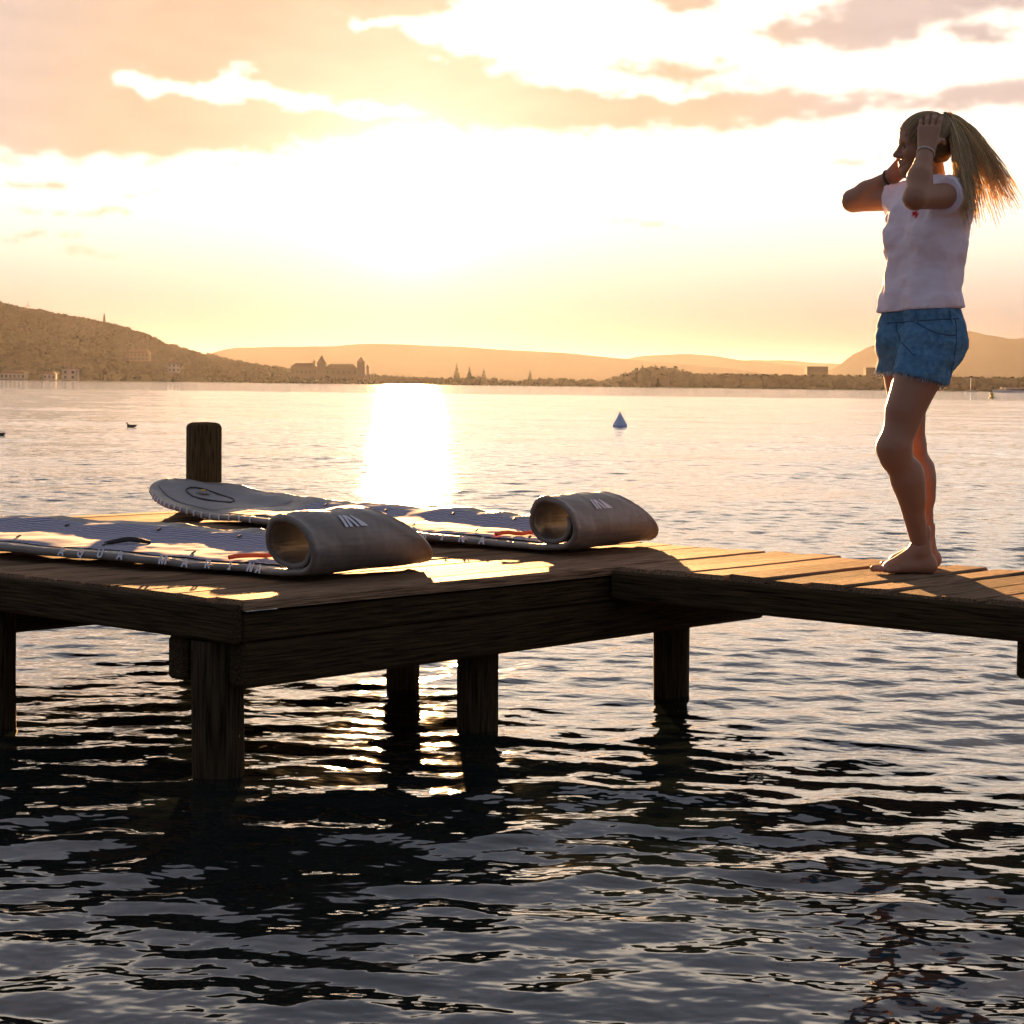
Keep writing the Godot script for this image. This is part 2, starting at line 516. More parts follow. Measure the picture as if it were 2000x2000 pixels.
func make_land() -> void:
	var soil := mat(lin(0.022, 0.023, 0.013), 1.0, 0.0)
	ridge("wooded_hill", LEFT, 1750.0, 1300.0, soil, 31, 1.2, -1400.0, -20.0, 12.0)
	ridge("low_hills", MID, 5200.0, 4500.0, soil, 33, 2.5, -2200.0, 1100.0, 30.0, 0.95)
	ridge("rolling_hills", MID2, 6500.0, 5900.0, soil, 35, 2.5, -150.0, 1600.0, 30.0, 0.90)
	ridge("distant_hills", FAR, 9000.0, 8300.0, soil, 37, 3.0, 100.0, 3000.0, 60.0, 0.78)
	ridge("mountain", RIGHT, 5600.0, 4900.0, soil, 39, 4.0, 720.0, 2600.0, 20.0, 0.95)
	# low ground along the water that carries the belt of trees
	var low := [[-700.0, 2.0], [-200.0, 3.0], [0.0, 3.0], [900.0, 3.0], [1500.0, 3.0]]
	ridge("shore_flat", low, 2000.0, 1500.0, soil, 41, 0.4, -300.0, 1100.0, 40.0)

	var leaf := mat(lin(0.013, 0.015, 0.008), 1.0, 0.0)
	var crowns := [clump_mesh(51, 1.7, 1.0), clump_mesh(52, 2.2, 0.9), clump_mesh(53, 3.6, 0.62)]
	var rng := RandomNumberGenerator.new()
	rng.seed = 61
	var lists := [[], [], []]
	for i in 24000:
		var x := rng.randf_range(-1000.0, -60.0)
		if x < -520.0 and rng.randf() < 0.6: continue
		var t := sqrt(rng.randf()) * 1.03
		var hh := lookup(LEFT, x)
		if hh < 1.0: continue
		var up := t * t * (3.0 - 2.0 * t) * 0.45 + t * 0.55 if t < 1.0 else 1.0 - (t - 1.0) * 0.8
		var s := rng.randf_range(1.2, 2.5)
		var b := Basis(Vector3.UP, rng.randf() * TAU).scaled(Vector3(s, s * rng.randf_range(0.8, 1.15), s))
		lists[0 if rng.randf() < 0.7 else 1].append(Transform3D(b, Vector3(x, -0.4 + (hh + 0.4) * up - 1.0, -lerpf(1300.0, 1750.0, t))))
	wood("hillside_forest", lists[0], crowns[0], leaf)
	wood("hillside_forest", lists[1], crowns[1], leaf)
	lists = [[], [], []]
	for i in 1900:
		var x := rng.randf_range(-230.0, 530.0)
		var row := rng.randf()
		var tall := lerpf(2.4, 6.2, smoothstep(40.0, 130.0, x)) * (rng.randf_range(0.75, 1.1) if x < 130.0 else rng.randf_range(0.9, 1.06))
		if x < 130.0 and x > -60.0: tall *= 0.8 + 0.5 * absf(sin(x * 0.045))
		var kind := 1 if x < 130.0 and rng.randf() < 0.25 else 0
		if x < 100.0 and rng.randf() < 0.03: kind = 2
		var s := tall * (0.62 if kind == 2 else 1.0)
		var b := Basis(Vector3.UP, rng.randf() * TAU).scaled(Vector3(s, s, s))
		lists[kind].append(Transform3D(b, Vector3(x, 0.0, -1510.0 - row * 90.0)))
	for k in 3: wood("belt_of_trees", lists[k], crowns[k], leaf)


# ------------------------------------------------------------------ pier
const PIER_AT := Vector3(-0.803, 0.0, -6.06)
const PIER_TURN := 0.84648   # 48.5 degrees: local x runs along the planks, -z back across the platform
const DECK := 0.566

func wood_mat(seed_: int, dark: Array, light: Array, scale: Vector3, rough: float, relief: float) -> StandardMaterial3D:
	var m := mat(Color.WHITE, rough, 0.20)
	var f := noise(seed_, 0.020, 5)
	var mid := [(dark[0] + light[0]) * 0.5, (dark[1] + light[1]) * 0.5, (dark[2] + light[2]) * 0.5]
	m.albedo_texture = noise_tex(f, 512, 512, ramp([lin(dark[0], dark[1], dark[2]), lin(mid[0] * 0.9, mid[1] * 0.9, mid[2] * 0.9), lin(mid[0] * 1.1, mid[1] * 1.1, mid[2] * 1.1), lin(light[0], light[1], light[2])], [0.15, 0.42, 0.6, 0.9]))
	m.uv1_triplanar = true
	m.uv1_triplanar_sharpness = 4.0
	m.uv1_scale = scale
	m.uv1_offset = Vector3(seed_ * 0.37, seed_ * 0.21, seed_ * 0.53)
	m.heightmap_enabled = true
	m.heightmap_texture = noise_tex(noise(seed_ + 500, 0.03, 4), 512, 512)
	m.heightmap_scale = relief
	return m

var plank_mats := []
var beam_mat: StandardMaterial3D
var beam_mat_z: StandardMaterial3D
var pile_mat: StandardMaterial3D
var end_mat: StandardMaterial3D

func plank(parent: Node, x0: float, x1: float, z0: float, z1: float, y: float, rng: RandomNumberGenerator, tone: int) -> void:
	# a deck board with slightly bowed, chamfered top, set a little unevenly
	var mb := MB.new()
	var th := 0.034
	var bow := rng.randf_range(-0.0022, 0.0022)
	var tip := rng.randf_range(-0.0025, 0.0025)
	var lift := rng.randf_range(-0.0045, 0.003)
	var ch := 0.007
	var segs := 7
	var prof := [[z0, -th], [z0, -ch], [z0 + ch, 0.0], [z1 - ch, 0.0], [z1, -ch], [z1, -th]]
	var rows := []
	for i in segs + 1:
		var t := float(i) / segs
		var row := []
		for q in prof:
			var cz: float = (q[0] - z0) / (z1 - z0) - 0.5
			row.append(Vector3(lerpf(x0, x1, t), y + q[1] + lift + tip * cz * 2.0 + bow * 4.0 * (t - 0.5) * (t - 0.5), q[0] + 0.002 * sin(t * 5.0 + x0 * 3.0 + z0 * 40.0)))
		rows.append(row)
	for i in segs:
		for j in prof.size():
			var k := (j + 1) % prof.size()
			mb.quad(rows[i][k], rows[i][j], rows[i + 1][j], rows[i + 1][k])
	for e in [0, segs]:
		for j in range(1, prof.size() - 1):
			if e == 0: mb.tri3(rows[0][0], rows[0][j], rows[0][j + 1])
			else: mb.tri3(rows[segs][0], rows[segs][j + 1], rows[segs][j])
	put(mb.mesh(), "plank", plank_mats[tone % plank_mats.size()], parent)

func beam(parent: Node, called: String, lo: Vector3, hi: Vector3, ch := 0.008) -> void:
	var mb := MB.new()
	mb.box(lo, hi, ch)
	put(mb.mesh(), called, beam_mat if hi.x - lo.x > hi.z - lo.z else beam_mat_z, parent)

func pile_mesh(x: float, z: float, y0: float, y1: float, r: float, seed_: int) -> ArrayMesh:
	# a round timber pile with checks and flats, a little thicker at the top
	var f := noise(seed_, 2.0, 3)
	var f2 := noise(seed_ + 9, 9.0, 2)
	var rows := 46
	var cols := 33
	var p := PackedVector3Array()
	for i in rows:
		var t := float(i) / (rows - 1)
		var y := lerpf(y0, y1, t)
		for j in cols:
			var a := TAU * (j % (cols - 1)) / (cols - 1)
			var rr := r * (0.90 + 0.10 * t) * (1.0 + 0.07 * f.get_noise_3d(cos(a), y * 0.35, sin(a)) + 0.035 * f2.get_noise_3d(cos(a) * 0.6, y * 0.22, sin(a) * 0.6))
			p.append(Vector3(x + cos(a) * rr + 0.006 * sin(y * 3.0 + seed_), y, z + sin(a) * rr))
	var mb := MB.new()
	mb.grid(p, rows, cols, true)
	var c := mb.vert(Vector3(x, y1, z), Vector3.UP)
	for j in cols - 1:
		var k := mb.vert(p[(rows - 1) * cols + j], Vector3.UP)
		var k2 := mb.vert(p[(rows - 1) * cols + j + 1], Vector3.UP)
		mb.tri(c, k, k2)
	return mb.mesh()

func make_pier() -> void:
	for k in 6:
		var tn: float = [1.0, 0.78, 1.25, 0.9, 1.12, 0.62][k]
		plank_mats.append(wood_mat(100 + k, [0.075 * tn, 0.048 * tn, 0.031 * tn], [0.36 * tn, 0.235 * tn, 0.145 * tn], Vector3(0.40, 9.0, 9.0), 0.75, 0.3))
		plank_mats[k].metallic_specular = 0.07
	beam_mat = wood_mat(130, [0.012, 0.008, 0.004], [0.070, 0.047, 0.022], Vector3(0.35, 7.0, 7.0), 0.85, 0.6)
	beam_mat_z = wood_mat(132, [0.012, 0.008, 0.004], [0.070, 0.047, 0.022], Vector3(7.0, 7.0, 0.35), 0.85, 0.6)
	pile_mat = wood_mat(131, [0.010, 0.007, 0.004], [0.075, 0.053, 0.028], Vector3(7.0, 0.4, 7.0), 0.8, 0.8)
	var rng := RandomNumberGenerator.new()
	rng.seed = 404
	# ---- platform
	var t := thing("wooden_platform", "weathered timber swimming platform on piles carrying the two grey boards", "platform", PIER_AT, PIER_TURN)
	var pitch := 3.54 / 22.0
	for i in 22:
		var gap := rng.randf_range(0.014, 0.026)
		plank(t, -0.002 + rng.randf_range(-0.003, 0.008), 2.775 + rng.randf_range(-0.03, 0.03), -(i + 1) * pitch + gap, -i * pitch, DECK, rng, rng.randi() % 6)
	var under := DECK - 0.040
	beam(t, "rim_beam", Vector3(0.0, under - 0.088, -0.062), Vector3(2.69, under, -0.008))
	beam(t, "rim_beam", Vector3(-0.044, under - 0.088, -3.53), Vector3(-0.008, DECK - 0.010, 0.002))
	for x in [0.02, 0.70, 1.40, 2.05]: beam(t, "joist", Vector3(x, under - 0.088, -3.49), Vector3(x + 0.055, under, -0.066))
	beam(t, "rim_beam", Vector3(2.70, under - 0.088, -3.50), Vector3(2.755, under, -0.066))
	beam(t, "rim_beam", Vector3(0.046, under - 0.088, -3.50), Vector3(2.696, under, -3.45))
	var cap := under - 0.091
	for n in [[0.006, 0.086], [0.262, 0.352], [1.62, 1.71], [1.90, 1.98], [3.12, 3.21]]:
		beam(t, "cap_beam", Vector3(0.005 if n[0] < 0.1 else -0.015, cap - 0.138, -n[1]), Vector3(2.77, cap, -n[0]), 0.012)
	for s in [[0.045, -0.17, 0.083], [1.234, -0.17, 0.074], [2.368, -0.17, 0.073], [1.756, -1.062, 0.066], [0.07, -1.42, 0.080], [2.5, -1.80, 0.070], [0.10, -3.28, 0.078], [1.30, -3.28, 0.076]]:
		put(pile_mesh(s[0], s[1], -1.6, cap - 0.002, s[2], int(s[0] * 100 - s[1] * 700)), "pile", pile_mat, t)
	# ---- walkway
	var w := thing("wooden_walkway", "narrow timber walkway the barefoot person stands on, joining the platform", "walkway", PIER_AT, PIER_TURN)
	for i in 30:
		var z0 := 0.012 + i * 0.166
		var gap := rng.randf_range(0.014, 0.026)
		var far := 2.77 + rng.randf_range(-0.05, 0.05)
		plank(w, 1.788 + rng.randf_range(-0.004, 0.008), far, z0, z0 + 0.166 - gap, DECK + rng.randf_range(-0.004, 0.007), rng, rng.randi() % 6)
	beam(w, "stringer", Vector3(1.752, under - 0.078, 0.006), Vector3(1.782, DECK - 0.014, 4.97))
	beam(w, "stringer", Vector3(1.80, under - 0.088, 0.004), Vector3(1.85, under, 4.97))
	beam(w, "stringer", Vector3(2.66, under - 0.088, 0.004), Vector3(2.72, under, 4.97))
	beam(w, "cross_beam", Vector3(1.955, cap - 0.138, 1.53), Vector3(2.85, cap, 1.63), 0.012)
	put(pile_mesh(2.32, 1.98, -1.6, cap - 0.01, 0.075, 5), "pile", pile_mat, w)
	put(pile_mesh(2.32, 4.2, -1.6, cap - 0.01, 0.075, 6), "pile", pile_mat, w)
	beam(w, "cross_beam", Vector3(1.955, cap - 0.138, 1.93), Vector3(2.85, cap, 2.02), 0.012)
	# ---- post
	var post := MB.new()
	var prof := []
	for q in [[-1.0, -1.0], [1.0, -1.0], [1.0, 1.0], [-1.0, 1.0]]: prof.append(q)
	var rows := 18
	var cols := 17
	var p := PackedVector3Array()
	var f := noise(88, 3.0, 3)
	for i in rows + 3:
		var y := lerpf(-1.6, 0.985, float(mini(i, rows - 1)) / (rows - 1))
		var k := 1.0
		if i >= rows:
			var e := float(i - rows + 1) / 3.0
			y += 0.030 * sin(e * PI / 2.0)
			k = cos(e * PI / 2.0) * 0.55 + 0.45 if i < rows + 2 else 0.0
		for j in cols:
			var a := TAU * (j % (cols - 1)) / (cols - 1) + PI / 4.0
			var c := cos(a)
			var s := sin(a)
			var rr := 0.072 / pow(pow(absf(c), 7.0) + pow(absf(s), 7.0), 1.0 / 7.0) * k
			rr *= 1.0 + 0.03 * f.get_noise_3d(c, y, s)
			p.append(Vector3(c * rr, y, s * rr))
	post.grid(p, rows + 3, cols, true)
	var ps := put(post.mesh(), "mooring_post", wood_mat(140, [0.030, 0.021, 0.009], [0.13, 0.092, 0.042], Vector3(7.0, 0.4, 7.0), 0.8, 0.8), self, Transform3D(Basis(Vector3.UP, PIER_TURN), PIER_AT + Vector3(2.84, 0, -3.60).rotated(Vector3.UP, PIER_TURN)))
	tag(ps, "dark square timber post rising from the water behind the platform", "post")

# ------------------------------------------------------------------ inflatable boards, let down and half rolled
class BoardPath:
	# centre line of the board as seen from the side: n (distance back from the platform's front edge), y over the deck, centre r along the planks, width, thickness
	var k := []
	func at(t: float) -> Array:
		var i := clampi(int(t), 0, k.size() - 2)
		var f := t - i
		var a: Array = k[maxi(i - 1, 0)]
		var b: Array = k[i]
		var c: Array = k[i + 1]
		var d: Array = k[mini(i + 2, k.size() - 1)]
		var out := []
		for q in 5:
			out.append(0.5 * (2.0 * b[q] + (c[q] - a[q]) * f + (2.0 * a[q] - 5.0 * b[q] + 4.0 * c[q] - d[q]) * f * f + (3.0 * b[q] - a[q] - 3.0 * c[q] + d[q]) * f * f * f))
		return out
	func frame(t: float) -> Array:
		# [centre, across, up (towards the deck-pad side), width, thickness]
		var e := 0.02
		var a := at(maxf(t - e, 0.0))
		var b := at(minf(t + e, k.size() - 1.001))
		var c := at(t)
		var along := Vector3(0, b[1] - a[1], -(b[0] - a[0])).normalized()
		var across := Vector3.RIGHT
		var up := across.cross(along).normalized()
		return [Vector3(c[2], c[1], -c[0]), across, -up, c[3], c[4]]

var wr1: FastNoiseLite
var wr2: FastNoiseLite

func board_point(bp: BoardPath, t: float, u: float, off: float, lump: float, seed_: float) -> Vector3:
	# u -1..1 across, off: height over the middle sheet along its normal
	var f := bp.frame(t)
	var c: Vector3 = f[0]
	var p: Vector3 = c + f[1] * (u * f[3] * 0.5)
	p.z -= u * f[3] * 0.07 * smoothstep(8.6, 11.0, t)          # the roll lies a little askew
	var w := wr1.get_noise_2d(c.z * 2.4 + seed_, u * 0.9 + t * 0.2) * lump
	w += wr2.get_noise_2d(c.z * 4.0 + t * 3.0 + seed_, u * 1.4) * lump * 0.25
	# let down, the far rail curls up off the deck
	var cu := smoothstep(0.25, 1.0, u) * 0.055 * smoothstep(1.2, 3.0, t) * (1.0 - smoothstep(7.2, 9.0, t)) * (0.8 + 0.4 * wr1.get_noise_1d(c.z * 1.7 + seed_))
	return p + f[2] * (off + w) + Vector3(0, cu, 0)

func sheet(bp: BoardPath, t0: float, t1: float, u0: float, u1: float, off: float, lump: float, seed_: float, nt: int, nu: int, thick := 0.003) -> MB:
	# a thin patch lying on the board's upper face (off > 0) or outer face (off < 0)
	var p := PackedVector3Array()
	var uvs := PackedVector2Array()
	for i in nt + 1:
		var t := lerpf(t0, t1, float(i) / nt)
		for j in nu + 1:
			var u := lerpf(u0, u1, float(j) / nu)
			var ed := thick if (i == 0 or j == 0 or i == nt or j == nu) else 0.0
			p.append(board_point(bp, t, u, off - signf(off) * ed, lump, seed_))
			var f := bp.at(t)
			uvs.append(Vector2(u * f[3] * 0.5, f[0]))
	var mb := MB.new()
	mb.grid(p, nt + 1, nu + 1, off < 0.0, uvs)
	return mb

func stripe_tex() -> ImageTexture:
	# printed deck pad: pale grey with fine slanting white bars and small dark dashes at the seams
	var im := Image.create(256, 256, false, Image.FORMAT_RGB8)
	for y in 256:
		for x in 256:
			var s := fposmod((x + y * 0.9) / 256.0 * 8.0, 1.0)
			var c := Color(0.74, 0.72, 0.78) if s < 0.34 else Color(0.47, 0.48, 0.56)
			im.set_pixel(x, y, c)
	return ImageTexture.create_from_image(im)

func letters(parent: Node, text: String, bp: BoardPath, n_from: float, n_step: float, high: float, m: Material, lump: float, seed_: float) -> void:
	# white lettering along the near rail of the board
	var fnt := SystemFont.new()
	fnt.font_names = PackedStringArray(["Droid Sans"])
	fnt.font_weight = 700
	var cache := {}
	for i in text.length():
		var ch := text[i]
		if ch == " ": continue
		if not cache.has(ch):
			var tm := TextMesh.new()
			tm.text = ch
			tm.font = fnt
			tm.font_size = 32
			tm.pixel_size = high / 23.0
			tm.depth = 0.0016
			cache[ch] = tm
		var n := n_from - i * n_step
		# find the path parameter for this n on the flat part
		var lo := 0.0
		var hi := 9.0
		for q in 30:
			var md := (lo + hi) * 0.5
			if bp.at(md)[0] > n: lo = md
			else: hi = md
		var f := bp.frame(lo)
		var c: Vector3 = f[0]
		var f2 := bp.frame(lo + 0.05)
		var along: Vector3 = ((f2[0] + Vector3.LEFT * f2[3] * 0.5) - (c + Vector3.LEFT * f[3] * 0.5)).normalized()
		var nn := Vector3(-1, 0.42, 0)
		nn = (nn - along * nn.dot(along)).normalized()
		var up := nn.cross(along).normalized()
		var at := board_point(bp, lo, -0.995, 0.006, lump, seed_) + nn * 0.0055
		put(cache[ch], "letter", m, parent, Transform3D(Basis(along, up, nn), at))

func make_board(called: String, label: String, seed_: float, keys: Array, lump: float) -> Array:
	var t := thing(called, label, "paddle board", PIER_AT + Vector3(0, DECK + 0.004, 0), PIER_TURN, "inflatable boards lying on the platform")
	var bp := BoardPath.new()
	bp.k = keys
	var n := keys.size() - 1
	var rows := n * 12 + 1
	var ring := 44
	var p := PackedVector3Array()
	for i in rows:
		var tt := minf(float(i) / 12.0, n - 0.001)
		var f := bp.frame(tt)
		var close := 1.0
		for j in ring + 1:
			var a := TAU * (j % ring) / ring
			var ca := cos(a)
			var sa := sin(a)
			var u := signf(ca) * pow(absf(ca), 0.55)
			var rail := 1.0 + 0.75 * smoothstep(0.88, 0.97, absf(u))
			var off: float = signf(sa) * pow(absf(sa), 0.6) * f[4] * 0.5 * rail
			p.append(board_point(bp, tt, u, off, lump, seed_) + Vector3(0, 0.0, 0))
	# close the two ends
	var first := Vector3.ZERO
	var last := Vector3.ZERO
	for j in ring:
		first += p[j] / ring
		last += p[(rows - 1) * (ring + 1) + j] / ring
	var full := PackedVector3Array()
	for j in ring + 1: full.append(first)
	full.append_array(p)
	for j in ring + 1: full.append(last)
	var mb := MB.new()
	mb.grid(full, rows + 2, ring + 1, false)
	return [t, bp, mb]

var hull_mat: StandardMaterial3D

func make_boards() -> void:
	wr1 = noise(201, 1.0, 3)
	wr2 = noise(202, 2.2, 3)
	hull_mat = mat(lin(0.175, 0.158, 0.145), 0.42, 0.5)
	hull_mat.heightmap_enabled = true
	hull_mat.heightmap_texture = noise_tex(noise(203, 0.006, 3), 512, 512)
	hull_mat.heightmap_scale = 0.5
	hull_mat.uv1_triplanar = true
	hull_mat.uv1_scale = Vector3(2.2, 2.2, 2.2)
	var pad_mat := mat(Color.WHITE, 0.9, 0.15)
	pad_mat.albedo_texture = stripe_tex()
	pad_mat.uv1_scale = Vector3(3.2, 3.2, 1.0)
	var white := mat(lin(0.62, 0.64, 0.72), 0.6)
	var black := mat(lin(0.012, 0.012, 0.014), 0.6)
	var orange := mat(lin(0.62, 0.09, 0.03), 0.55)
	var grey := mat(lin(0.22, 0.21, 0.22), 0.6)
	var yellow := mat(lin(0.75, 0.50, 0.04), 0.5)
	# keys: n, y, centre r, width, thickness
	var loop := [[0.62, 0.024, 0.0, 0.75, 0.026], [0.50, 0.022, 0.0, 0.75, 0.026], [0.40, 0.024, -0.015, 0.74, 0.026], [0.300, 0.042, -0.045, 0.70, 0.026], [0.238, 0.092, -0.095, 0.64, 0.026], [0.230, 0.152, -0.155, 0.56, 0.026], [0.262, 0.203, -0.215, 0.47, 0.026], [0.322, 0.222, -0.245, 0.43, 0.026], [0.385, 0.205, -0.24, 0.42, 0.026], [0.428, 0.156, -0.22, 0.42, 0.026], [0.442, 0.105, -0.20, 0.42, 0.024], [0.424, 0.068, -0.18, 0.42, 0.024], [0.376, 0.052, -0.165, 0.42, 0.024], [0.318, 0.066, -0.16, 0.42, 0.024], [0.282, 0.108, -0.165, 0.42, 0.024], [0.292, 0.150, -0.175, 0.38, 0.022]]
	var specs := [
		{"label": "half-rolled grey inflatable board at the platform's front corner, running out of frame left", "c": 0.87, "slope": -0.17, "flat": [[3.55, 0.115, 0.0, 0.10, 0.02], [3.48, 0.10, 0.0, 0.30, 0.024], [3.35, 0.078, 0.0, 0.46, 0.026], [3.10, 0.045, 0.0, 0.60, 0.028], [2.75, 0.030, 0.0, 0.70, 0.030], [2.2, 0.040, 0.0, 0.76, 0.032], [1.6, 0.040, 0.0, 0.77, 0.032], [1.1, 0.034, 0.0, 0.76, 0.030]], "seed": 3.0, "shift": -0.0, "lump": 0.010},
		{"label": "half-rolled grey inflatable board behind the other, its flat end curling up by the post", "c": 2.35, "slope": 0.03, "flat": [[3.52, 0.150, 0.10, 0.08, 0.02], [3.46, 0.135, 0.09, 0.28, 0.024], [3.34, 0.105, 0.07, 0.46, 0.026], [3.08, 0.060, 0.04, 0.62, 0.028], [2.7, 0.034, 0.02, 0.72, 0.030], [2.2, 0.030, 0.0, 0.76, 0.030], [1.6, 0.036, -0.05, 0.77, 0.032], [1.1, 0.036, -0.08, 0.76, 0.030]], "seed": 17.0, "shift": 0.13, "lump": 0.009}]
	for b in specs.size():
		var sp: Dictionary = specs[b]
		var keys := []
		for q in sp.flat: keys.append([q[0] + 0.0, q[1], sp.c + q[2] + sp.slope * (q[0] - 0.4), q[3], q[4]])
		for q in loop: keys.append([q[0] + sp.shift, q[1], sp.c + q[2], q[3], q[4]])
		var made := make_board("paddle_board", sp.label, sp.seed, keys, sp.lump)
		var t: Node3D = made[0]
		var bp: BoardPath = made[1]
		var mb: MB = made[2]
		put(mb.mesh(), "hull", hull_mat, t)
		var sd: float = sp.seed
		put(sheet(bp, 4.2, 9.3, -0.80, 0.80, 0.0195, sp.lump, sd, 90, 20).mesh(), "deck_pad", pad_mat, t)
		put(sheet(bp, 1.2, 3.9, -0.70, 0.70, 0.0185, sp.lump, sd, 50, 16).mesh(), "nose_pad", grey, t)
		# carrying handle
		var hd := MB.new()
		var hp := []
		for q in 9: hp.append(board_point(bp, (6.42 if b == 0 else 5.6) + q * 0.024, -0.46 + 0.04 * q, 0.024 + 0.010 * sin(PI * q / 8.0), sp.lump, sd))
		hd.tube(hp, [0.010, 0.013, 0.015, 0.016, 0.016, 0.016, 0.015, 0.013, 0.010], 10, 0.6)
		put(hd.mesh(), "carrying_handle", black, t)
		# orange strap from the pad into the roll
		var sg := MB.new()
		var stp := []
		for q in 9: stp.append(board_point(bp, 7.75 + 0.022 * q, -0.80 + 0.085 * q, 0.031 + 0.003 * sin(q * 1.3), sp.lump, sd))
		sg.tube(stp, [0.011, 0.012, 0.012, 0.012, 0.012, 0.012, 0.012, 0.012, 0.011], 8, 0.7)
		put(sg.mesh(), "orange_strap", orange, t)
		# valve on the nose
		var vp := board_point(bp, 2.6, 0.05, 0.021, sp.lump, sd)
		var vm := MB.new()
		vm.tube([vp, vp + Vector3(0, 0.006, 0), vp + Vector3(0, 0.012, 0)], [0.034, 0.033, 0.027], 20)
		var vn := put(vm.mesh(), "valve", mat(lin(0.30, 0.30, 0.32), 0.3), t)
		var vc := MB.new()
		vc.tube([vp + Vector3(0, 0.012, 0), vp + Vector3(0, 0.020, 0)], [0.011, 0.010], 12)
		put(vc.mesh(), "valve_stem", yellow, vn)
		var sl := MB.new()
		var hoop := []
		var hr := []
		for q in 17:
			var a := TAU * q / 16.0
			hoop.append(board_point(bp, 2.75 + 0.62 * cos(a), 0.03 + 0.30 * sin(a), 0.0205, sp.lump, sd))
			hr.append(0.005)
		sl.tube(hoop, hr, 6)
		put(sl.mesh(), "valve_seam", black, t)
		# bungee eyelets along the pad edge
		for q in 12:
			var ep := board_point(bp, 4.5 + 0.40 * q, 0.60 if q % 2 == 0 else -0.55, 0.0225, sp.lump, sd)
			var em := MB.new()
			em.tube([ep + Vector3(-0.014, 0, 0.010), ep + Vector3(0.014, 0.004, -0.010)], [0.006, 0.006], 6, 0.5)
			put(em.mesh(), "eyelet", black, t)
		letters(t, "AQUA MARINA", bp, 1.36 if b == 0 else 1.72, 0.090, 0.031, white, sp.lump, sd)
		# bars printed along the rail towards the nose
		for q in 16:
			var rn := MB.new()
			var t0 := 2.4 + q * 0.16
			var pp := []
			for s in 5:
				var a := lerpf(-0.5, 1.1, s / 4.0)
				pp.append(board_point(bp, t0, -1.0 + 0.018 * (1.0 - cos(a)), 0.0, sp.lump, sd) + Vector3(-cos(a) * 0.0035, sin(a) * 0.020, 0))
			rn.tube(pp, [0.006, 0.006, 0.006, 0.006, 0.006], 5, 0.4)
			put(rn.mesh(), "rail_bar", white, t)
		# emblem printed on the outside of the roll: two slanting bars and a peak
		for q in [[-0.24, -0.18, 0.10], [-0.15, -0.09, 0.10], [-0.06, 0.0, 0.0], [0.03, 0.18, -0.22]]:
			var tp := 13.35
			var pts := PackedVector3Array()
			for i in 5:
				var tt := lerpf(tp, tp + 0.62, i / 4.0)
				var sh: float = q[2] * (i / 4.0 - 0.5)
				for j in 4:
					var u := lerpf(q[0], q[1], j / 3.0) + sh
					if q[2] < 0.0: u = lerpf(q[0] + 0.05 * i / 4.0, lerpf(q[0] + 0.08, q[1], 1.0 - i / 4.0), j / 3.0)
					pts.append(board_point(bp, tt, u, -0.0165, sp.lump, sd))
			var em := MB.new()
			em.grid(pts, 5, 4, true)
			put(em.mesh(), "printed_emblem", white, t)

